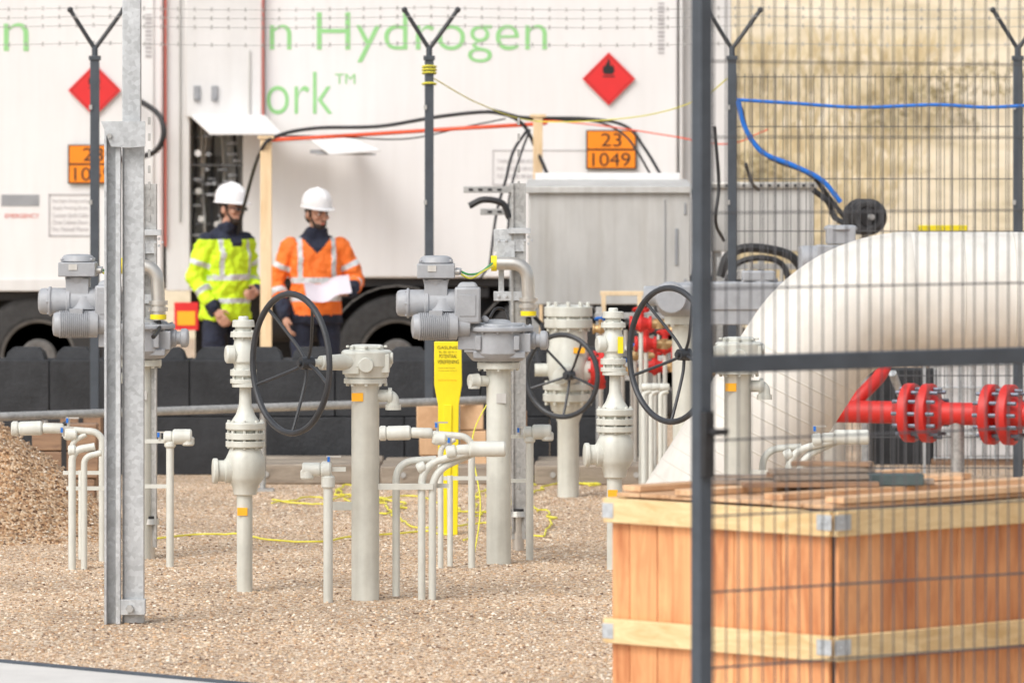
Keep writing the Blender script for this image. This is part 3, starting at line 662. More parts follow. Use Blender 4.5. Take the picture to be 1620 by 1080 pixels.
for z in (H-.05,H-.05-.442):
    m=MB(); m.box((.035,-.016,z+.005),(.07,.003,.055)); m.box((-.016,.035,z+.005),(.003,.07,.055)); m.box((-.008,-.0165,z+.005),(.02,.003,.055))
    for q in (.02,.05): m.cyl((q,-.016,z+.005),(q,-.021,z+.005),.006,.006,8); m.cyl((-.016,q,z+.005),(-.021,q,z+.005),.006,.006,8)
    cadd('corner_clip',m,M['galv'],.001)
    m=MB(); m.box((-.016,Ly-.03,z),(.003,.055,.055)); cadd('corner_clip',m,M['galv'],.001)
RZ=Matrix.Rotation(math.radians(45),3,'Z')
def on_crate(x,y,z=0): return cr_.location+RZ@Vector((x,y,H+.041+z))
for i,(x,y,z,L1,W1,rz,mt) in enumerate(((.60,.62,0,.60,.10,-.72,'greywood'),(.72,.52,0,.55,.09,-.80,'greywood'),(.60,.50,.022,.50,.08,-.55,'greywood'),(.50,.75,.0,.52,.10,-.75,'greywood'),(.68,.66,.022,.42,.10,-.9,'timber'),(.95,.62,.0,.62,.08,-.72,'lid'),(.45,.52,.0,.5,.07,-.7,'timber'),(.80,.85,.0,.7,.09,-.66,'greywood'),(.58,.58,.044,.40,.07,-.45,'greywood'),(.66,.60,.064,.30,.06,-1.0,'timber'))):
    m=MB(); m.box(on_crate(x,y,z+.009),(L1,W1,.018),RZ@Matrix.Rotation(rz,3,'Z')); solo('loose_board',m,M[mt],'weathered loose board lying on the wooden crate','board','loose boards on the crate',bevel=.002)
M['slate']=mat('slate_green_block',(.065,.095,.10),.7,na=.4)
m=MB(); m.box(on_crate(.74,.36,.0)+Vector((0,0,.022)),(.20,.08,.044),Matrix.Rotation(.12,3,'Z')); solo('slate_block',m,M['slate'],'dark slate green block resting beside boards on the crate','block',bevel=.005)
# ------------------------------------------------------------------ gate (near)
gt=bpy.data.objects.new('mesh_gate',None); COL.objects.link(gt); gt.location=((1110-810)/500,18,0); gt.rotation_euler=(0,0,math.atan2(.82,1.09)); tag(gt,'tall anthracite steel gate with welded wire mesh infill','gate')
def gadd(n_,mb,m_,bv=0):
    o=mk(n_,mb,m_,bv); o.parent=gt; return o
GL=2.6
m=MB(); m.box((0,0,1.5),(.05,.05,3.0)); m.box((GL,0,1.5),(.05,.05,3.0)); m.box((GL/2,0,1.480),(GL-.05,.05,.055)); m.box((GL/2,0,.08),(GL-.05,.05,.05)); m.box((GL/2,0,2.975),(GL-.05,.045,.045)); gadd('gate_frame',m,M['fence'],.004)
m=MB(); x=.05
while x<GL-.03: m.cyl((x,0,.1),(x,0,2.95),.0025,.0025,6); x+=.05
gadd('wire_mesh',m,M['wire'])
m=MB()
for k in range(-5,7):
    z=1.480+k*.24
    if k==0: continue
    for y in (-.007,.007): m.cyl((.025,y,z),(GL-.025,y,z),.0030,.0030,6)
gadd('mesh_cross_wires',m,M['wire'])
m=MB(); m.box((-.004,-.032,1.23),(.04,.03,.21)); gadd('lock_case',m,M['black'],.004)
m=MB(); m.cyl((0,-.045,1.27),(0,-.075,1.27),.012); m.box((.02,-.075,1.27),(.05,.014,.02)); gadd('handle',m,M['black'],.003)
# ------------------------------------------------------------------ perimeter fence posts and barbed wire
s=243
t0=T('fence_post',679,s,'anthracite fence post with V shaped barbed wire arms','fence post','perimeter fence posts')
m=MB(); m.box((0,0,t0.l(0,95).z/2),(.058,.058,t0.l(0,95).z)); t0.add('post',m,M['fence'],.004)
m=MB(); m.box(t0.l(679,92),(.075,.075,.03)); m.cyl(t0.l(679,92),t0.l(679,74),.02); t0.add('post_cap',m,M['fence'],.003)
for ex in (640,724):
    m=MB(); a=t0.l(679,78); e=t0.l(ex,16); m.tube([a,a*.5+e*.5,e],.014,8); m.ell(e,(.02,.02,.02),8,6); t0.add('arm',m,M['wheel'])
for y in (170,320,480): m=MB(); m.box(t0.l(673,y,-.03),(.02,.02,.03)); t0.add('fixing_clip',m,M['galv2'])
for px in (150,1158,1610): dup(t0.root,L_(px,s))
for i,(y1,dy) in enumerate(((12,.0),(40,.01),(68,.02),(26,-.02))):
    m=MB(); pts=[]
    for k in range(61):
        px=-200+2100*k/60; sag=6*abs(math.sin(math.pi*((px-150))/525))
        p=W(px,y1+sag*.7,s); p.y+=dy; pts.append(p)
    m.tube(pts,.0022,5)
    x=pts[0].x
    while x<pts[-1].x:
        f=(x-pts[0].x)/(pts[-1].x-pts[0].x)*60; k=min(int(f),59); p=pts[k].lerp(pts[k+1],f-k)
        m.cyl(p+Vector((-.008,0,-.016)),p+Vector((.008,0,.016)),.0018,.0018,4); m.cyl(p+Vector((.009,0,-.016)),p+Vector((-.006,0,.016)),.0018,.0018,4); x+=.11
    solo('barbed_wire',m,M['galv2'],'strand of barbed wire strung between the fence posts','barbed wire','barbed wire strands')
def panel(px0,px1,sc,ytop,label):
    t=T('mesh_fence',px0,sc,label,'fence','welded mesh fences'); w=(px1-px0)/sc; zt=t.l(0,ytop).z
    m=MB(); x=0
    while x<w: m.cyl((x,0,.03),(x,0,zt),.0025,.0025,5); x+=.05
    z=.08
    while z<zt-.1:
        for y in (-.006,.006): m.cyl((0,y,z),(w,y,z),.0033,.0033,5)
        z+=.2 if z<1.2 else .34
    for y in (-.006,.006): m.cyl((0,y,zt-.02),(w,y,zt-.02),.0033,.0033,5)
    t.add('wire_mesh',m,M['wire'])
panel(1166,1602,s,117,'dark welded mesh fence panel in front of the dune')
panel(1618,2050,s,117,'dark welded mesh fence panel in front of the dune')
# ------------------------------------------------------------------ black blocks
s=239
def block(px,wpx,z0,h,dy,first=None):
    t=T('barrier_block',px+wpx/2,s,'black interlocking ballast block with moulded studs on top','block','black ballast blocks')
    w=wpx/s-.005; t.root.location.y+=dy; t.root.location.z=z0
    m=MB(); m.box((0,.25,h/2-.002),(w,.5,h-.004)); t.add('block_body',m,M['block'],.006)
    n=max(2,round(w/.3))
    if z0>.1:
        for i in range(n):
            m=MB(); m.lathe(Vector((-w/2+w*(i+.5)/n,.20,h-.008)),(0,0,1),[(0,w/n*.58),(.055,w/n*.50),(.085,w/n*.36)],4,math.pi/4)
            t.add('stud',m,M['block'],.006)
edges=[-260,-80,78,300,530,760,980,1040]
for a,b_ in zip(edges[:-1],edges[1:]): block(a,b_-a,.385,.375,random.uniform(-.006,.010))
e2=[-220,0,190,410,640,870,1040]
for a,b_ in zip(e2[:-1],e2[1:]): block(a,b_-a,0,.385,-.012+random.uniform(-.004,.004))
for a in (1400,1500): block(a,98,.0,.65,1.2)
m=MB(); a=W(-120,663,262); b_=W(770,630,243.5); b_.z=a.z; m.cyl(a,b_,.026); 
o=solo('scaffold_pipe',m,M['galv2'],'long grey galvanised pipe running in front of the black blocks','pipe')
for px in (60,400,720):
    f=(px+120)/890; p=a.lerp(b_,f); t=T('pipe_stand',810,250,'short steel stand under the grey pipe','pipe stand','pipe stands'); t.root.location=(p.x,p.y,0)
    m=MB(); m.cyl((0,0,0),(0,0,p.z-.03),.02); t.add('stem',m,M['galv2'])
    m=MB(); m.box((0,0,.008),(.14,.14,.016)); t.add('base_plate',m,M['galv2'])
for i,(a,b_,sc,h) in enumerate(((392,600,246,.13),(604,845,246,.12),(849,1032,246.5,.13))):
    t=T('timber_mat',(a+b_)/2,sc,'flat mat of weathered timber beams lying on gravel','timber mat','timber mats'); w=(b_-a)/sc
    m=MB()
    for k in range(4): m.box((random.uniform(-.015,.015),.12+k*.24,h/2+random.uniform(-.004,.004)),(w,.232,h))
    t.add('beam',m,M['slab'],.012)
    for q in (-.36,.36): m=MB(); m.cyl((w*q,.0,h/2),(w*q,-.008,h/2),.018); t.add('tie_bolt',m,M['galv2'])
for a,b_,y0,sc,lab in ((50,152,670,262,'brown timber baulk behind the gravel heap'),(95,160,655,250,'brown timber block against black blocks'),(662,768,640,244,'brown timber block behind yellow marker post'),(775,835,650,243,'dark timber block near strut post')):
    t=T('timber_block',(a+b_)/2,sc,lab,'timber','timber blocks'); w=(b_-a)/sc; z1=t.l(0,y0).z
    m=MB(); nb=3
    for k in range(nb): m.box((random.uniform(-.02,.02),.1,z1*(k+.5)/nb),(w,.2,z1/nb-.006)); 
    t.add('timber_body',m,M['timber'] if a!=662 else M['lid'],.008)
    m=MB(); m.box((0,.1,z1+.002),(.03,.206,.006)); m.box((0,-.003,z1/2),(.03,.004,z1)); t.add('strap',m,M['black'])
GC='yellow cables on the gravel'
for i,(px0,pts) in enumerate(((0,[(430,800),(500,790),(560,802),(640,786),(700,800),(760,815),(820,790)]),(1,[(840,770),(870,735),(905,760),(940,770),(950,740),(900,725),(850,745),(835,775),(800,830)]),(2,[(0,835),(60,842),(130,838),(240,852),(330,848),(430,858),(540,856),(650,845),(720,850)]),(3,[(740,860),(760,780),(800,800),(870,770),(960,765),(1010,740)]),(4,[(430,795),(520,800),(545,770),(590,790),(640,800),(610,815),(560,805),(540,775)]),(5,[(600,790),(640,830),(700,835),(780,830),(850,850),(870,820),(820,800),(740,825)]))):
    Pt=[]
    for px,py in pts:
        sc=(py-HOR)/EYE; Pt.append(Vector(((px-810)/sc,FOC/sc,.012)))
    m=MB(); sp=spline(Pt,24); sp=[p+Vector((.06*noise.noise(p*4+Vector((i,0,0))),.25*noise.noise(p*3+Vector((0,i*5,0))),.008*abs(noise.noise(p*5)))) for p in sp]
    m.tube(sp,.0055,6); solo('yellow_cable',m,M['cord'],'thin yellow cable snaking loosely over the gravel','cable',GC)
m=MB(); m.tube(spline([W(745,905,300),W(760,800,296),W(748,690,290),W(790,600,285),W(770,560,284)]),.004,6); solo('yellow_cable',m,M['cord'],'thin yellow cable rising beside the cream standpipe','cable',GC)
# ------------------------------------------------------------------ trailers
s=200
def trailer(cx,xl,xr,label):
    t=T('hydrogen_trailer',cx,s,label,'trailer'); return t,(xl-cx)/s,(xr-cx)/s
M['dri']=mat('dark_red_ink',(.25,.02,.02),.5)
def placard(t,px,py):
    r=42/s; c=t.l(px,py,-.03)
    m=MB(); m.poly([c+Vector(p)*r for p in ((0,0,-1),(1,0,0),(0,0,1),(-1,0,0))],.008); pl=t.add('placard',m,M['redsign'],.001)
    m=MB(); k=.90; q=.875
    P=[(0,-1),(1,0),(0,1),(-1,0)]
    for i in range(4):
        x0,z0=P[i];x1,z1=P[(i+1)%4]
        m.poly([c+Vector((x0*k*r,-.0015,z0*k*r)),c+Vector((x1*k*r,-.0015,z1*k*r)),c+Vector((x1*q*r,-.0015,z1*q*r)),c+Vector((x0*q*r,-.0015,z0*q*r))],.001)
    t.add('placard_border',m,M['dri'],parent=pl)
    F=[(-.16,.22),(.14,.22),(.22,.34),(.19,.50),(.10,.62),(.12,.50),(.05,.56),(.04,.74),(-.04,.84),(-.04,.70),(-.12,.60),(-.14,.50),(-.19,.56),(-.23,.42),(-.22,.30)]
    m=MB(); m.poly([c+Vector((x*r,-.0025,z*r-.05*r)) for x,z in F],.001); m.box(c+Vector((0,-.002,.09*r)),(.44*r,.001,.05*r)); t.add('flame_symbol',m,M['ink'],parent=pl)
def plate(t,px,py):
    c=t.l(px,py,-.03); m=MB(); m.box(c,(.40,.008,.31)); pl=t.add('hazard_plate',m,M['ink'],.001)
    m=MB(); m.box(c+Vector((0,-.006,.077)),(.375,.003,.137)); m.box(c+Vector((0,-.006,-.075)),(.375,.003,.135)); t.add('plate_field',m,M['orange'],parent=pl)
    text('23',c.x-.08,c.x+.08,c.z+.025,c.z+.13,c.y-.0095,M['ink'],parent=pl); text('1049',c.x-.15,c.x+.15,c.z-.13,c.z-.025,c.y-.0095,M['ink'],parent=pl)
def wheel(t,px,r=.5,dy=.22):
    c=Vector(((px-t.cx)/s,dy,r)); m=MB(); m.lathe(c+Vector((0,-.17,0)),(0,1,0),[(0.02,r*.56),(.0,r*.62),(.0,r*.68),(.012,r*.74),(.005,r*.88),(.03,r*.97),(.06,r),(.28,r),(.31,r*.97),(.34,r*.88),(.341,r*.6)],56); ty=t.add('wheel',m,M['tyre'])
    m=MB(); m.lathe(c+Vector((0,-.18,0)),(0,1,0),[(0,r*.26),(.01,r*.28),(.10,r*.34),(.11,r*.50),(.01,r*.56),(.0,r*.60),(.03,r*.61)],48); m.bolts(c+Vector((0,-.185,0)),(0,1,0),r*.22,10,.015,.03); t.add('rim',m,M['wrim'],parent=ty)
t,a,b_=trailer(706,263,1158,'white tube trailer with green lettering and open side cabinet')
zb=t.l(0,440).z; zt=4.05
m=MB(); xc=t.l(418,0).x; xd=t.l(1072,0).x
m.box(((xc+xd)/2,1.25,(zb+zt)/2),(xd-xc,2.5,zt-zb)); t.add('container_wall',m,M['white'],.02)
m=MB(); m.box(((xd+b_)/2+.004,1.30,(zb+zt)/2),(b_-xd-.01,2.36,zt-zb-.03)); m.box((xd+.03,.06,(zb+zt)/2),(.03,.1,zt-zb-.05)); t.add('end_frame',m,M['white2'],.03)
x0=a; x1=t.l(300,0).x; x2=t.l(384,0).x; x3=xc-.004; z1=t.l(0,186).z; z0=t.l(0,432).z; zq=t.l(0,460).z
m=MB(); m.box(((x0+x1)/2,.6,(zq+zt)/2),(x1-x0,1.2,zt-zq)); m.box(((x2+x3)/2,.6,(zq+zt)/2),(x3-x2,1.2,zt-zq)); m.box(((x1+x2)/2,.6,(z1+zt)/2),(x2-x1-.002,1.19,zt-z1)); m.box(((x1+x2)/2,.6,(z0+zq)/2),(x2-x1-.002,1.19,z0-zq)); m.box(((x0+x3)/2,1.85,(zq+zt)/2),(x3-x0,1.28,zt-zq))
t.add('cabinet_frame',m,M['white2'],.006)
m=MB(); xa=t.l(292,0).x; m.box(((xa+x3)/2,-.035,(t.l(0,-60).z+z1)/2),(x3-xa-.02,.05,t.l(0,-60).z-z1)); dr=t.add('door',m,M['white2'],.012)
for px in (312,340):
    m=MB(); m.box(t.l(px,148,-.07),(.05,.03,.12)); m.cyl(t.l(px,155,-.08),t.l(px,155,-.1),.016); t.add('latch',m,M['rim'],.004,parent=dr)
m=MB(); m.box(t.l(395,130,-.065),(.02,.02,.5)); t.add('locking_bar',m,M['cab'],.004,parent=dr)
m=MB(); m.box(t.l(284,90,-.012),(.012,.02,2.6)); t.add('hinge_bar',m,M['cab'],.002)
m=MB(); m.box(t.l(262,90,-.02),(.010,.03,3.0)); t.add('edge_trim',m,M['redline'])
m=MB(); m.box(t.l(417,90,-.065),(.008,.02,1.4)); t.add('edge_trim',m,M['redline'])
m=MB(); cx0=(x1+x2)/2; m.box((cx0,.50,(z0+z1)/2),(x2-x1-.01,.04,z1-z0)); t.add('cabinet_backplate',m,M['cab'])
random.seed(3)
for i in range(8):
    m=MB(); x=x1+.03+i*.050; m.tube(spline([Vector((x,.30,z0+.0)),Vector((x+random.uniform(-.03,.03),.22,z0+.35)),Vector((x+random.uniform(-.04,.04),.30,z0+.75)),Vector((x,.25,z1))]),random.choice((.006,.010,.014)),8); t.add('steel_tube',m,M['inox'] if i%3 else M['black'])
m=MB()
for i in range(34):
    p=Vector((random.uniform(x1+.04,x2-.04),random.uniform(.08,.25),random.uniform(z0+.08,z1-.06))); m.cyl(p,p+Vector((0,-.04,0)),random.uniform(.008,.018)); m.box(p+Vector((0,.03,0)),(random.uniform(.03,.09),.05,.022)); m.cyl(p,p+Vector((0,.25,0)),.006)
for k in range(5): m.cyl((x1,.28,z0+.14+k*.23+random.uniform(-.03,.03)),(x2,.28,z0+.14+k*.23+random.uniform(-.03,.03)),.009)
t.add('valve_manifold',m,M['rim'],.002)
m=MB(); m.box((x1+.17,.40,z0+.55),(.10,.12,.75)); m.box((x2-.08,.38,z0+.32),(.1,.12,.45)); t.add('manifold_block',m,M['wrim'],.005)
for i in range(5):
    m=MB(); p=Vector((random.uniform(x1+.05,x2-.05),.08,random.uniform(z0+.2,z1-.1))); m.cyl(p,p+Vector((0,-.02,0)),.026); m.cyl(p,p+Vector((0,.25,0)),.006); t.add('gauge',m,M['helmet'] if i%2 else M['cab'])
def hatch(ps,th,nm='hatch'):
    m=MB(); m.poly(ps,th,Vector((0,0,1))); return t.add(nm,m,M['white'],.004)
hatch([t.l(300,184,0),t.l(418,184,0),t.l(450,214,-.75),t.l(340,214,-.75)],.022)
hatch([t.l(492,222,-.45),t.l(556,222,-.05),t.l(606,240,-.8),t.l(528,246,-.9)],.018)
m=MB(); m.box(t.l(515,240,-.6),(.20,.06,.03)); m.cyl(t.l(505,243,-.7),t.l(598,244,-.8),.008); t.add('hatch_strut',m,M['rim'])
m=MB(); m.box(t.l(470,219,-.3),(.30,.3,.02)); m.box(t.l(470,222,-.45),(.3,.015,.04)); t.add('hatch_shelf',m,M['white2'],.003)
text('n Hydrogen',t.l(427,0).x,t.l(865,0).x,t.l(0,99).z,t.l(0,20).z,-.004,M['green'],parent=t.root,off=-.008)
text('ork',t.l(422,0).x,t.l(526,0).x,t.l(0,181).z,t.l(0,114).z,-.004,M['green'],parent=t.root,off=-.008)
text('TM',t.l(530,0).x,t.l(562,0).x,t.l(0,133).z,t.l(0,117).z,-.004,M['green'],parent=t.root)
placard(t,963,125); plate(t,967,237)
m=MB()
for (ax_,ay,bx,by) in ((780,238,930,238),(780,292,930,292),(780,238,780,292),(930,238,930,292),(850,238,850,292)): p=t.l(ax_,ay,-.004);q=t.l(bx,by,-.004); m.box((p+q)/2,(abs(q.x-p.x)+.006,.003,abs(q.z-p.z)+.006))
t.add('stencil_frame',m,M['greyink'])
m=MB()
for i in range(13): m.box(t.l(1046,6+i*6.5,-.003),(.05,.003,.020 if i%3 else .012))
t.add('stencil_markings',m,M['greyink'])
for i,ln in enumerate(('TARE  21 300 KG','MAX. GROSS  24 500 KG','TEST PRESSURE 300 BAR')): text(ln,t.l(786,0).x,t.l(843,0).x,t.l(0,258+i*12).z,t.l(0,252+i*12).z,-.004,M['greyink'],parent=t.root)
m=MB()
for yy in (.55,1.85): m.box((.1,yy,zb-.18),(4.3,.14,.32))
m.box((.1,1.2,zb-.5),(4.3,.08,.95))  # dark panel added to close the see-through gap, standing in for underbody shade
for k in range(8): m.box((-1.9+k*.55,1.2,zb-.1),(.08,2.2,.12))
m.box((.3,.10,zb-.035),(3.9,.06,.07)); m.box((1.95,.35,zb-.32),(.5,.4,.45)); m.cyl((-1.4,.5,zb-.35),(-.85,.5,zb-.35),.17); t.add('chassis_and_shade_panel',m,M['dark'],.01)
for px in (628,858,1090): wheel(t,px)
for px in (628,858,1090):
    m=MB(); c=Vector(((px-706)/s,.24,.5)); q=[]
    for k in range(13): an=math.radians(10+160*k/12); q.append(c+Vector((math.cos(an)*.57,0,math.sin(an)*.57)))
    for k in range(12):
        d=q[k+1]-q[k]; m.box((q[k]+q[k+1])/2,(d.length+.01,.4,.012),Matrix.Rotation(-math.atan2(d.z,d.x),3,'Y'))
    t.add('mudguard',m,M['wrim'])
m=MB(); m.box(t.l(295,500,-.02),(.19,.02,.22)); mg=t.add('warning_board',m,M['redsign'],.003)
m=MB(); m.box(t.l(295,503,-.033),(.14,.004,.11)); t.add('reflector_field',m,M['tag'],parent=mg)
t,a,b_=trailer(-70,-420,258,'white tube trailer with red flammable placard and orange plate')
zb=t.l(0,461).z
m=MB(); m.box(((a+b_)/2,1.25,(zb+zt)/2),(b_-a,2.5,zt-zb)); t.add('container_wall',m,M['white'],.02)
m=MB(); m.box(((a+b_)/2,-.008,zb+.05),(b_-a-.05,.012,.09)); t.add('rub_rail',m,M['white2'],.003)
m=MB(); m.box((t.l(242,0).x,-.008,(zb+zt)/2+.1),(.015,.012,zt-zb-.3)); t.add('corner_strip',m,M['white2'],.003)
text('n',t.l(6,0).x,t.l(45,0).x,t.l(0,81).z,t.l(0,37).z,-.004,M['green'],parent=t.root,off=-.008)
placard(t,150,143); plate(t,148,260)
m=MB()
for (ax_,ay,bx,by) in ((78,308,145,308),(78,373,145,373),(78,308,78,373),(145,308,145,373)): p=t.l(ax_,ay,-.004);q=t.l(bx,by,-.004); m.box((p+q)/2,(abs(q.x-p.x)+.01,.003,abs(q.z-p.z)+.01))
t.add('stencil_frame',m,M['greyink'])
m=MB()
for i in range(11): m.box(t.l(235,24+i*6.5,-.003),(.05,.003,.020 if i%3 else .012))
t.add('stencil_markings',m,M['greyink'])
for i,ln in enumerate(('Stop Engine During Loading','Apply Parking Brake','Connect Earth Cable','Close Cabinet Doors','No Naked Flame')): text(ln,t.l(83,0).x,t.l(140,0).x,t.l(0,322+i*11).z,t.l(0,315+i*11).z,-.004,M['greyink'],parent=t.root)
m=MB(); m.box(t.l(32,317,-.003),(.30,.003,.09)); t.add('sticker',m,M['rim']); 
text('EMERGENCY',t.l(8,0).x,t.l(62,0).x,t.l(0,345).z,t.l(0,338).z,-.004,M['redline'],parent=t.root)
m=MB()
for yy in (.55,1.85): m.box((-.2,yy,zb-.16),(3.2,.14,.30))
m.box((-.1,1.2,zb-.5),(3.3,.08,.9))  # added dark sheet in place of the shade beneath this trailer
m.box((0,.12,zb-.04),(3.2,.06,.07)); m.box((1.15,.35,zb-.33),(.5,.5,.5)); t.add('chassis_and_shade_panel',m,M['dark'],.01)
for px in (60,-190): wheel(t,px)
# hoses
m=MB(); p=lambda x,y,d=0:W(x,y,s)+Vector((0,d,0)); m.tube(spline([p(200,150,-.05),p(232,165,-.25),p(258,185,-.4),p(264,215,-.45),p(250,240,-.4),p(215,250,-.2),p(190,252,-.02)]),.022,10); solo('black_hose',m,M['black'],'thick black hose looping out of the white trailer side','hose')
def cable(name,pts,r,m_,lab,cat,group=None):
    m=MB(); m.tube(spline([W(*q) for q in pts],12),r,8); return solo(name,m,m_,lab,cat,group)
GCC='black cables over the timber props'
cable('corrugated_hose',[(345,540,205),(352,470,206),(385,330,208),(412,240,212),(440,215,212),(500,203,212),(600,200,213),(700,184,213),(780,178,213),(825,195,213),(850,240,213),(866,276,214)],.014,M['black'],'black corrugated cable arching over to the steel cabinet','cable',GCC)
cable('corrugated_hose',[(770,176,213),(830,186,213),(930,188,213),(990,200,214),(1020,235,215),(1045,276,216)],.012,M['black'],'black corrugated cable arching over to the steel cabinet','cable',GCC)
cable('corrugated_hose',[(835,205,214),(812,240,215),(800,285,216),(785,340,217),(775,420,218)],.011,M['black'],'black cable hanging from timber prop','cable',GCC)
cable('corrugated_hose',[(838,206,214),(822,250,215),(806,310,217),(800,380,218),(760,440,218)],.009,M['black'],'black cable hanging from timber prop','cable',GCC)
cable('corrugated_hose',[(780,174,213),(850,190,213),(940,192,213),(985,212,214),(1008,240,215),(1030,278,216)],.009,M['black'],'thin black cable arching over to the steel cabinet','cable',GCC)
cable('corrugated_hose',[(412,215,212),(520,216,212),(640,220,212),(740,200,212),(800,188,212)],.006,M['black'],'thin black cable strung between timber props','cable',GCC)
cable('orange_hose',[(420,222,212),(560,214,212),(700,205,212),(850,196,213),(860,192,213)],.015,M['redhose'],'orange red hose strung between two timber props','hose')
cable('orange_line',[(860,190,213),(960,200,214),(1060,215,216),(1150,228,218),(1215,205,220)],.005,M['redhose'],'thin red line running from timber prop to fence','line')
cable('yellow_line',[(682,122,243),(760,165,235),(850,192,225),(1000,186,232),(1100,160,240),(1157,120,243)],.004,M['cord'],'thin yellow line tied between the fence posts','line')
m=MB()
for y in (106,111,116,133): m.torus(W(679,y,243),(0,.15,1),.045,.006,16,6)
solo('line_knot',m,M['cord'],'yellow and green line wrapped around the fence post','line')
GBH='blue hoses on the mesh fence'
cable('blue_hose',[(1166,158,244.5),(1260,164,244.5),(1360,170,244.5),(1480,166,244.5),(1560,170,244.5),(1640,166,244.5)],.011,M['blue'],'blue hose tied along the top of the mesh fence','hose',GBH)
cable('blue_hose',[(1168,160,245),(1178,200,245),(1205,240,245),(1255,262,245),(1300,285,245),(1330,320,245)],.016,M['blue'],'blue hose drooping down from the fence post','hose',GBH)
cable('black_hose',[(1172,172,242),(1185,215,240),(1220,250,238),(1280,275,236),(1310,310,235),(1340,350,235)],.016,M['black'],'black hose drooping beside the blue hose','hose')
cable('black_hose',[(1180,260,246),(1190,290,240),(1200,300,238)],.012,M['black'],'short black hose behind the fence','hose')
cable('black_hose',[(1140,438,240),(1152,405,240),(1185,392,240),(1240,400,240),(1265,420,240),(1275,452,240)],.03,M['black'],'thick black hose looped below the steel cabinet','hose')
cable('black_hose',[(1150,446,238),(1165,418,238),(1200,408,238),(1235,416,238),(1250,446,238)],.02,M['black'],'black hose looped below the steel cabinet','hose')
cable('black_hose',[(1286,300,236),(1310,320,236),(1322,345,236),(1352,360,238)],.02,M['black'],'black hose running from cabinet to cable reel','hose')
cable('black_hose',[(1130,200,243),(1137,290,243),(1132,350,243),(1145,380,240)],.012,M['black'],'thin black hose hanging beside the fence post','hose')
cable('black_hose',[(1098,300,234),(1108,380,234),(1098,440,236),(1110,500,240)],.012,M['black'],'thin black hose hanging beside the large cabinet','hose')
cable('black_hose',[(742,326,236),(765,316,236),(795,322,236),(806,345,236)],.022,M['black'],'black hose bent over beside the strut bracket','hose')
cable('black_hose',[(845,500,238),(858,520,238),(850,560,240),(862,600,243)],.014,M['black'],'black hose below the large cabinet','hose')
cable('black_hose',[(930,482,236),(945,505,238),(985,500,240),(1010,530,242),(1050,520,243)],.012,M['black'],'black hose looped under the large cabinet','hose')
for px,y0,w,sc in ((421,220,18,212),(851,186,15,213)):
    t=T('timber_prop',px,sc,'slim pine timber prop holding up cables','timber prop','timber props holding the cables'); zt_=t.l(0,y0).z
    m=MB(); m.box((0,0,zt_/2),(w/sc,.06,zt_)); t.add('prop_post',m,M['prop'],.004)
    m=MB(); m.box((0,0,zt_+.012),(.12,.08,.024)); t.add('prop_head',m,M['prop'],.003)
    m=MB(); m.box((.07,-.045,.25),(.05,.025,.5),Matrix.Rotation(.3,3,'Y')); t.add('prop_brace',m,M['prop'],.003)
# ------------------------------------------------------------------ cabinets
s=229
t=T('steel_cabinet',962,s,'large stainless steel equipment cabinet on legs with lid','cabinet')
x0=t.l(836,0).x;x1=t.l(1092,0).x;z1=t.l(0,303).z;z0=t.l(0,482).z
m=MB(); m.box(((x0+x1)/2,.4,(z0+z1)/2),(x1-x0,.8,z1-z0)); t.add('cabinet_body',m,M['cab'],.008)
m=MB(); m.poly([Vector((x0-.03,-.03,z1)),Vector((x1+.03,-.03,z1)),Vector((x1+.0,.80,z1+.05)),Vector((x0+.0,.80,z1+.05))],.03,Vector((0,0,1))); m.box(((x0+x1)/2,-.03,z1+.012),(x1-x0+.06,.01,.045)); t.add('cabinet_lid',m,M['cab'],.004)
m=MB(); m.box(((x0+x1)/2,.78,z1+.10),(x1-x0-.1,.02,.05)); t.add('lid_edge',m,M['white'],.003)
for x in (x0+.05,x1-.05):
    for y in (.05,.75): m=MB(); m.box((x,y,z0/2),(.05,.05,z0-.004)); t.add('cabinet_leg',m,M['galv2'],.003)
m=MB(); m.box(t.l(1070,390,-.006),(.02,.012,.25)); t.add('cabinet_handle',m,M['rim'],.002)
for yy in (330,450): m=MB(); m.box(t.l(1084,yy,-.006),(.015,.01,.08)); t.add('hinge',m,M['rim'],.002)
m=MB(); m.box(t.l(1052,400,-.006),(.006,.006,z1-z0-.05)); t.add('door_seam',m,M['rim'])
s=225
t=T('steel_cabinet',1208,s,'smaller stainless steel cabinet behind the fence with framed top','cabinet')
x0=t.l(1125,0).x;x1=t.l(1288,0).x;z1=t.l(0,298).z;z0=t.l(0,398).z
m=MB(); m.box(((x0+x1)/2,.3,(z0+z1)/2),(x1-x0,.6,z1-z0)); t.add('cabinet_body',m,M['cab'],.008)
m=MB(); m.box(((x0+x1)/2,.3,z1+.02),(x1-x0+.06,.66,.04)); t.add('cabinet_lid',m,M['inox'],.006)
m=MB()
for k in range(12): m.box((x0+.05+k*.06,-.034,z1+.02),(.02,.008,.02))
t.add('lid_slot',m,M['dark'])
for x in (x0+.05,x1-.05):
    for y in (.05,.55): m=MB(); m.box((x,y,z0/2),(.05,.05,z0-.004)); t.add('cabinet_leg',m,M['galv2'],.003)
t=T('strut_bracket',770,232,'slotted steel strut arm frame beside the large cabinet','bracket')
for c,w in ((t.l(775,300),.36),(t.l(790,335),.26)): m=MB(); m.box(c,(w,.05,.045)); t.add('strut_arm',m,M['galv2'],.003)
m=MB(); m.box(Vector((t.l(812,0).x,.03,t.l(0,290).z/2)),(.05,.05,t.l(0,290).z)); t.add('upright',m,M['galv2'],.003)
m=MB(); 
for x in (745,760,775,790): m.box(t.l(x,300,-.028),(.03,.004,.015))
for x in (775,790): m.box(t.l(x,335,-.028),(.03,.004,.015))
t.add('strut_slot',m,M['dark'])
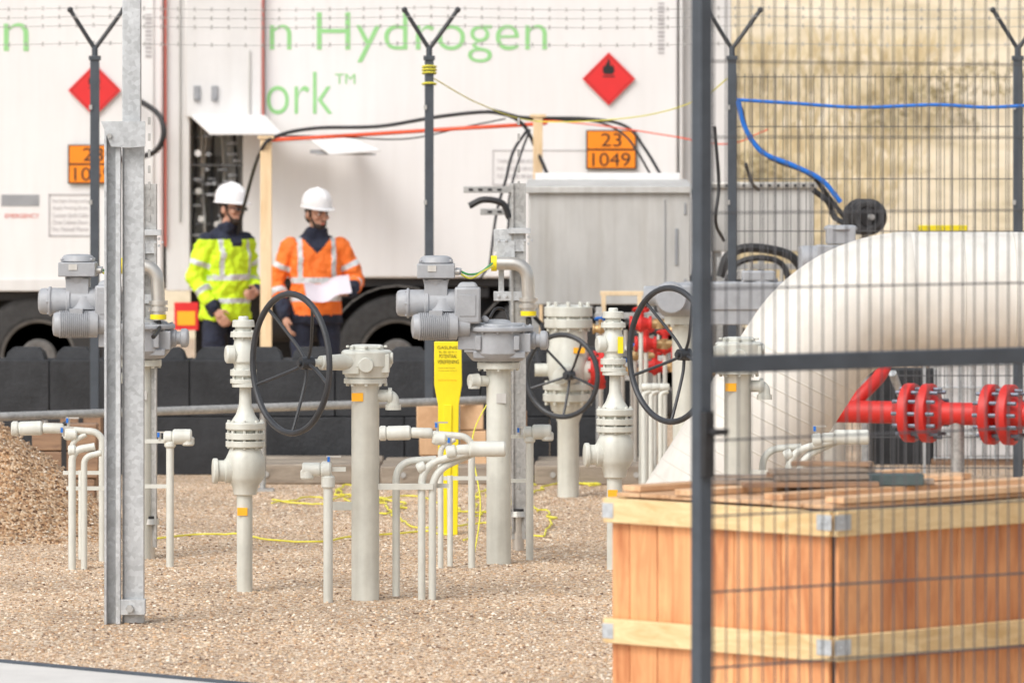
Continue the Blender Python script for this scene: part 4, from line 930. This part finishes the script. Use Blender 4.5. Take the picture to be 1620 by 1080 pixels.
t=T('cable_reel',1370,240,'black rubber cable reel standing beside the fence','cable reel'); m=MB()
for dxx,dyy_ in ((4,-.08),(-2,0),(-8,.08)): m.torus(t.l(1370+dxx,343,dyy_),(.3,1,0),.085,.035,32,10)
m.cyl(t.l(1376,343,-.1),t.l(1360,343,.1),.07); t.add('coil',m,M['black'])
m=MB(); m.cyl(t.l(1378,343,-.14),t.l(1358,343,.14),.02); m.box(Vector((0,.1,t.l(0,343).z/2)),(.05,.05,t.l(0,343).z)); m.box((0,.1,.02),(.5,.4,.04)); t.add('stand',m,M['galv2'],.003)
t=T('motor_operated_valve',1320,255,'grey electric actuator on valve behind the large pipe','valve'); m=MB()
m.box(t.l(1330,372),(.18,.18,.11)); o_,p_=down(t,1330,[(356,20),(358,26),(364,28)]); m.lathe(o_,DR,p_,20); m.box(t.l(1325,400),(.26,.2,.10)); m.cyl(t.l(1268,410),t.l(1300,410),.085); m.cyl(t.l(1290,395),t.l(1290,440),.07); m.cyl(t.l(1268,390),t.l(1268,432),.02); t.add('actuator',m,M['act'],.008)
m=MB(); m.cyl((0.0,0,0),t.l(1320,410),.07); m.cyl(t.l(1320,470),t.l(1320,460),.12); t.add('standpipe',m,M['valve'])
t=T('trestle',1491,238,'yellow topped steel trestle behind the large white pipe','trestle')
m=MB(); m.box(t.l(1491,361),(.32,.2,.04)); t.add('trestle_top',m,M['yellow'],.004)
for q in (-.12,.12): m=MB(); m.box(Vector((q,0,t.l(0,366).z/2)),(.02,.02,t.l(0,366).z)); t.add('leg',m,M['galv'])
t=T('caged_tank',1555,232,'white plastic tank inside a galvanised cage','tank'); m=MB(); m.box((0,.4,.42),(.62,.8,.78)); t.add('tank',m,M['white'],.04)
m=MB()
for k in range(9): m.cyl((-.33+k*.0825,-.02,.03),(-.33+k*.0825,-.02,.86),.007,.007,6)
for k in range(6): m.cyl((-.34,-.03,.05+k*.16),(.34,-.03,.05+k*.16),.007,.007,6)
t.add('cage',m,M['galv'])
m=MB(); m.box((0,.4,.02),(.7,.85,.04)); t.add('pallet',m,M['timber'])
m=MB(); m.tube([W(1412,590,246),W(1450,690,243)],.025,10); solo('steel_prop',m,M['galv'],'leaning galvanised steel prop below the white pipe','prop')
t=T('timber_trestle',990,236,'small orange timber trestle behind the valves','trestle'); m=MB(); m.box(t.l(985,464),(.30,.05,.03)); t.add('trestle_top',m,M['prop'],.003)
for x in (955,1012): m=MB(); m.box(Vector((t.l(x,0).x,0,t.l(0,467).z/2)),(.03,.05,t.l(0,467).z)); t.add('trestle_leg',m,M['prop'],.003)
# ------------------------------------------------------------------ people
def bake(o):
    bpy.context.view_layer.update(); dg=bpy.context.evaluated_depsgraph_get(); me=bpy.data.meshes.new_from_object(o.evaluated_get(dg)); o.modifiers.clear(); old=o.data; o.data=me; bpy.data.meshes.remove(old); return o
tex=bpy.data.textures.new('folds','CLOUDS'); tex.noise_scale=.075; tex.noise_depth=3
def fuse(name,mb,mats,vox,parent,disp=0,fn=None,sm=3):
    o=mk(name,mb,mats[0],smooth=180); 
    r=o.modifiers.new('r','REMESH'); r.mode='VOXEL'; r.voxel_size=vox
    q=o.modifiers.new('s','SMOOTH'); q.iterations=sm; q.factor=.5
    if disp: d=o.modifiers.new('d','DISPLACE'); d.texture=tex; d.strength=disp; d.mid_level=.5; d.texture_coords='LOCAL'
    bake(o); me=o.data
    me.polygons.foreach_set('use_smooth',[True]*len(me.polygons))
    me.materials.clear()
    for x in mats: me.materials.append(x)
    if fn:
        for p in me.polygons: p.material_index=fn(p.center)
    o.parent=parent; return o
def loft(mb,rings,n=24):
    k=len(mb.v)
    for (x,y,z,rx,ry) in rings:
        for i in range(n):
            a=2*math.pi*i/n; c=math.cos(a);s_=math.sin(a)
            mb.v.append(Vector((x+rx*math.copysign(abs(c)**.85,c),y+ry*math.copysign(abs(s_)**.85,s_),z)))
    for j in range(len(rings)-1):
        for i in range(n):
            i2=(i+1)%n; mb.f.append((k+j*n+i,k+j*n+i2,k+(j+1)*n+i2,k+(j+1)*n+i))
    mb.f.append(tuple(k+i for i in reversed(range(n)))); mb.f.append(tuple(k+(len(rings)-1)*n+i for i in range(n)))
def hand(mb,w,d,side,nrm,curl=.6):
    d=Vector(d).normalized(); nrm=(Vector(nrm)-d*Vector(nrm).dot(d)).normalized(); a=d.cross(nrm)*side
    mb.cap(w,w+d*.045,.026,.030); 
    for i in range(4):
        off=(i-1.5)*.021; b0=w+d*.05+a*off*.8; b1=w+d*.088+a*off; mb.cap(b0,b1,.013,.0105,10)
        L=(.040,.046,.043,.033)[i]; q=d*math.cos(curl*.6)+nrm*math.sin(curl*.6); p1=b1+q*L; mb.cap(b1,p1,.0095,.009,10)
        q2=d*math.cos(curl*1.7)+nrm*math.sin(curl*1.7); mb.cap(p1,p1+q2*L*.75,.009,.0075,10)
    t0=w+d*.02-a*.026; t1=t0+(d*.6-a*.7+nrm*.3).normalized()*.04; mb.cap(t0,t1,.012,.010,10); mb.cap(t1,t1+(d*.9-a*.1+nrm*.4).normalized()*.034,.010,.008,10)
def person(px,sc,label,yaw,head_yaw,pitch,hoff,JR,JL,jac,style,height=1.0,foot=((-.115,0),(.115,0))):
    root=bpy.data.objects.new('person',None); COL.objects.link(root); root.location=((px-810)/sc,FOC/sc,0); root.rotation_euler=(0,0,yaw); root.scale=(height,)*3; tag(root,label,'person')
    Rz=Matrix.Rotation(head_yaw,3,'Z')@Matrix.Rotation(pitch,3,'X'); hc=Vector((hoff[0],hoff[1],1.665))
    def h(x,y,z): return hc+Rz@Vector((x,y,z))
    b=MB()
    loft(b,[(0,0,.90,.16,.11),(0,0,1.0,.155,.105),(0,0,1.15,.15,.105),(0,0,1.32,.17,.115),(0,0,1.42,.17,.10),(0,0,1.48,.10,.07)])
    b.cap((0,0,1.45),hc+Vector((0,.015,-.06)),.058,.052)
    b.ell(hc+Rz@Vector((0,.012,.02)),(.076,.094,.105),20,14,Rz); b.ell(h(0,-.02,-.055),(.056,.062,.058),16,10,Rz)
    b.cap(h(0,-.082,-.0),h(0,-.112,-.028),.010,.015); b.ell(h(0,-.084,.024),(.05,.016,.011),12,8,Rz)
    for sx in (-1,1): b.ell(h(sx*.045,-.062,-.022),(.024,.02,.022),12,8,Rz)
    b.ell(h(0,-.080,-.062),(.024,.010,.007),12,8,Rz); b.ell(h(0,-.078,-.073),(.02,.010,.007),12,8,Rz); b.ell(h(0,-.072,-.098),(.024,.018,.016),12,8,Rz)
    for sx in (-1,1): b.ell(h(sx*.078,.015,-.012),(.010,.020,.032),10,8,Rz)
    (fr,fl)=foot
    for hx,(fx,fy) in ((-.095,fr),(.095,fl)):
        kx=(hx+fx)/2; ky=fy*.5-.02; b.cap((hx,0,.92),(kx,ky,.50),.085,.052); b.cap((kx,ky,.50),(fx,fy+.02,.10),.052,.036); b.cap((fx,fy+.02,.06),(fx*1.1,fy-.14,.035),.04,.03)
    for J,sx in ((JR,-1),(JL,1)):
        b.cap(J[0],J[1],.048,.038); b.cap(J[1],J[2],.036,.026); hand(b,Vector(J[2])+(Vector(J[3])).normalized()*.03,J[3],sx,J[4],J[5])
    fuse('body',b,[M['skin']],.006,root,sm=2)
    for sx in (-1,1):
        m=MB(); m.ell(h(sx*.031,-.085,.004),(.014,.009,.008),12,8,Rz); e=mk('eye',m,M['helmet']); e.parent=root
        m=MB(); m.ell(h(sx*.031,-.092,.004),(.0075,.004,.0072),10,8,Rz); i_=mk('iris',m,M['hair']); i_.parent=e
        m=MB(); m.cap(h(sx*.014,-.099,.024),h(sx*.048,-.090,.026),.007,.004,8); e=mk('eyebrow',m,M['hair']); e.parent=root
    m=MB(); m.ell(h(0,.028,.03),(.083,.09,.085),20,12,Rz); m.ell(h(0,.05,-.03),(.07,.06,.06),16,10,Rz)
    for sx in (-1,1): m.cap(h(sx*.074,-.01,.04),h(sx*.073,-.022,-.03),.012,.008,10)
    fuse('hair',m,[M['hair']],.008,root)
    m=MB()
    m.ell(h(0,-.045,-.092),(.050,.048,.032),16,10,Rz); m.ell(h(0,-.088,-.050),(.024,.008,.005),12,8,Rz)
    for sx in (-1,1): m.cap(h(sx*.064,-.02,-.04),h(sx*.046,-.05,-.08),.009,.012,10)
    fuse('beard',m,[M['hair']],.005,root,sm=1)
    m=MB(); m.ell(h(0,-.092,-.068),(.018,.005,.005),12,8,Rz); e=mk('mouth',m,M['redline']); e.parent=root
    if style=='a':
        m=MB(); m.tube([h(-.079,-.03,.008),h(-.064,-.085,.01),h(-.03,-.108,.008),h(0,-.112,.012),h(.03,-.108,.008),h(.064,-.085,.01),h(.079,-.03,.008)],.004,6)
        for sx in (-1,1): m.box(h(sx*.034,-.106,.0),(.046,.004,.026),Rz)
        gl=mk('safety_glasses',m,M['glass'],.002); gl.parent=root
    m=MB(); n=32
    rings=[(0,.112,.132),(.03,.113,.132),(.07,.106,.124),(.10,.09,.105),(.125,.062,.072),(.138,.03,.035),(.14,.002,.002)]
    k=len(m.v)
    for z,rx,ry in rings:
        for i in range(n):
            a=2*math.pi*i/n; m.v.append(h(rx*math.cos(a),.012+ry*math.sin(a),.052+z))
    for j in range(len(rings)-1):
        for i in range(n): i2=(i+1)%n; m.f.append((k+j*n+i,k+j*n+i2,k+(j+1)*n+i2,k+(j+1)*n+i))
    k=len(m.v)
    for rr,zz_ in ((1,.052),(1.07,.048),(1.07,.042),(.98,.044)):
        for i in range(n):
            a=2*math.pi*i/n; fr_=max(0,-math.sin(a))**2*.045 if rr>1 else 0; m.v.append(h(.112*rr*math.cos(a),.012+.132*rr*math.sin(a)-fr_,zz_-fr_*.1))
    for j in range(3):
        for i in range(n): i2=(i+1)%n; m.f.append((k+j*n+i,k+j*n+i2,k+(j+1)*n+i2,k+(j+1)*n+i))
    m.tube([h(0,.135,.10),h(0,.09,.16),h(0,.02,.192),h(0,-.06,.178),h(0,-.11,.12)],.010,8)
    hl=mk('helmet',m,M['helmet'],smooth=60); hl.parent=root
    m=MB(); loft(m,[(0,0,.84,.17,.125),(0,0,.95,.172,.125),(0,0,1.05,.165,.12)])
    for hx,(fx,fy) in ((-.095,fr),(.095,fl)):
        kx=(hx+fx)/2; ky=fy*.5-.02; m.cap((hx,0,.90),(kx,ky,.50),.098,.075); m.cap((kx,ky,.50),(fx,fy+.02,.14),.073,.062)
    fuse('trousers',m,[M['navy'],M['refl']],.011,root,.03,lambda c:1 if .34<c.z<.39 or .46<c.z<.51 else 0)
    for nm,(fx,fy) in (('boot',fr),('boot',fl)):
        m=MB(); m.cap((fx,fy+.03,.06),(fx*1.1,fy-.15,.045),.055,.045); m.cap((fx,fy+.02,.06),(fx,fy+.02,.16),.055,.058); fuse(nm,m,[M['black']],.01,root)
    m=MB(); loft(m,[(0,0,.83,.200,.150),(0,0,.88,.205,.155),(0,0,1.0,.188,.145),(0,0,1.12,.190,.145),(0,0,1.30,.21,.15),(0,0,1.40,.20,.135),(0,.005,1.46,.15,.105),(0,.01,1.505,.09,.08)])
    m.ell((-.17,0,1.40),(.082,.078,.075)); m.ell((.17,0,1.40),(.082,.078,.075))
    loft(m,[(0,0,1.46,.10,.09),(hoff[0]*.4,-.005+hoff[1]*.4,1.515,.088,.088),(hoff[0]*.7,-.01+hoff[1]*.5,1.555,.083,.085)])
    for J in (JR,JL): 
        A=Vector(J[0]);Bq=Vector(J[1]);Cq=Vector(J[2]); m.cap(A,Bq,.078,.064); m.cap(Bq,Cq,.066,.047)
        m.ell(A.lerp(Bq,.62),(.072,.076,.05)); m.ell(Bq.lerp(Cq,.30),(.068,.068,.05)); m.ell(Bq.lerp(Cq,.75),(.054,.054,.045))
    def seg(c,a,b_):
        a=Vector(a);b_=Vector(b_); d=b_-a; t_=max(0,min(1,(c-a).dot(d)/d.dot(d))); return t_,(c-a-d*t_).length
    def fn(c):
        arm=None
        for J in (JR,JL):
            t1,d1=seg(c,J[0],J[1]); t2,d2=seg(c,J[1],J[2])
            inside=abs(c.x)<.19 and c.y>-.17 
            if d2<.085 and (d2<d1) and not(inside and d2>.07): arm=(2,t2)
            elif d1<.095 and abs(c.x)>.19 and t1>.12: arm=(1,t1)
            if arm: break
        if c.z>1.485 and abs(c.x)<.14: return 2
        if arm:
            k,t_=arm
            if style=='b':
                if k==2 and t_>.55: return 2
                if k==2 and .25<t_<.42: return 1
                if k==1 and .48<t_<.62: return 1
                return 0
            if (k==1 and .52<t_<.66) or (k==2 and .38<t_<.52): return 1
            if k==2 and t_>.86: return 2
            return 0
        if style=='a':
            if c.z>1.435 or (c.z>1.38 and abs(c.x)<.05): return 2
            if .955<c.z<.995 or 1.13<c.z<1.17: return 1
            if c.z>1.17 and .11<abs(c.x)<.145: return 1
            return 0
        if 1.0<c.z<1.045 or 1.14<c.z<1.18: return 1
        if c.z>1.18 and .11<abs(c.x)<.145: return 1
        if c.z<.9: return 2
        if c.z>1.36+abs(c.x)*1.1 and c.y<0: return 2
        return 0
    fuse('jacket',m,[jac,M['refl'],M['navy']],.009,root,.055,fn,sm=3)
    return root
pa=person(357,207,'person in fluorescent yellow jacket, white helmet and dark trousers standing',math.radians(42),math.radians(6),.05,(.0,-.075),
  ((-.19,0,1.41),(-.26,.05,1.15),(-.20,-.10,.93),(.35,-.5,-.8),(.5,.3,0),.7),
  ((.19,0,1.41),(.27,.05,1.16),(.17,-.17,1.04),(-.8,-.5,-.1),(-.3,.5,0),.7),M['hivis'],'a',1.02,((-.11,.10),(.12,-.10)))
pb=person(499,209,'bearded person in orange reflective jacket and white helmet holding papers',math.radians(8),math.radians(26),.12,(.01,-.035),
  ((-.19,0,1.41),(-.30,.04,1.15),(-.24,-.10,.91),(.15,-.35,-1),(1,0,0),.6),
  ((.19,0,1.41),(.31,.0,1.16),(.24,-.26,1.07),(-1,-.25,.1),(0,.3,1),.8),M['hivo'],'b',1.0,((-.14,-.05),(.13,.06)))
m=MB(); pc=pb.location+Vector((.11,-.38,1.10))
R_=Matrix.Rotation(math.radians(-14),3,'Y')@Matrix.Rotation(math.radians(28),3,'X')
nn=12
for j in range(nn+1):
    for i in range(nn+1):
        u=i/nn-.5;v=j/nn-.5; m.v.append(pc+R_@Vector((u*.34,v*.30,.06*abs(u)+.015*math.sin(u*9)-.05*v*v+.01*math.sin(v*7))))
for j in range(nn):
    for i in range(nn): q=j*(nn+1)+i; m.f.append((q,q+1,q+nn+2,q+nn+1))
solo('paper_sheets',m,M['paper'],'pale paper sheets held open nearly flat by a worker','papers',smooth=180)
# ------------------------------------------------------------------ camera, light, world
cam=bpy.data.cameras.new('camera'); co=bpy.data.objects.new('camera',cam); COL.objects.link(co); SC.camera=co
co.location=(0,0,EYE); co.rotation_euler=(math.radians(90),0,0); cam.lens=200; cam.sensor_width=36; cam.shift_y=-308/1620; cam.clip_end=2000; cam.clip_start=.5
cam.dof.use_dof=True; cam.dof.focus_distance=27.8; cam.dof.aperture_fstop=4.6
w=bpy.data.worlds.new('World'); SC.world=w; w.use_nodes=True; nt=w.node_tree; bg=nt.nodes['Background']
sky=nt.nodes.new('ShaderNodeTexSky'); sky.sky_type='NISHITA'; sky.sun_disc=False
sd=Vector((-.45,-.62,.80)).normalized(); sky.sun_elevation=math.asin(sd.z); sky.sun_rotation=math.atan2(sd.x,sd.y); sky.dust_density=4; sky.air_density=1.2
hs=nt.nodes.new('ShaderNodeHueSaturation'); hs.inputs['Saturation'].default_value=.32; hs.inputs['Value'].default_value=1.22; nt.links.new(sky.outputs[0],hs.inputs['Color']); nt.links.new(hs.outputs[0],bg.inputs[0]); bg.inputs[1].default_value=.15
sl=bpy.data.lights.new('sun','SUN'); sl.energy=1.2; sl.angle=math.radians(30); sl.color=(1,.97,.93); so=bpy.data.objects.new('sun',sl); COL.objects.link(so); so.rotation_euler=sd.to_track_quat('Z','Y').to_euler()
SC.view_settings.view_transform='Standard'; SC.view_settings.look='None'; SC.view_settings.exposure=0
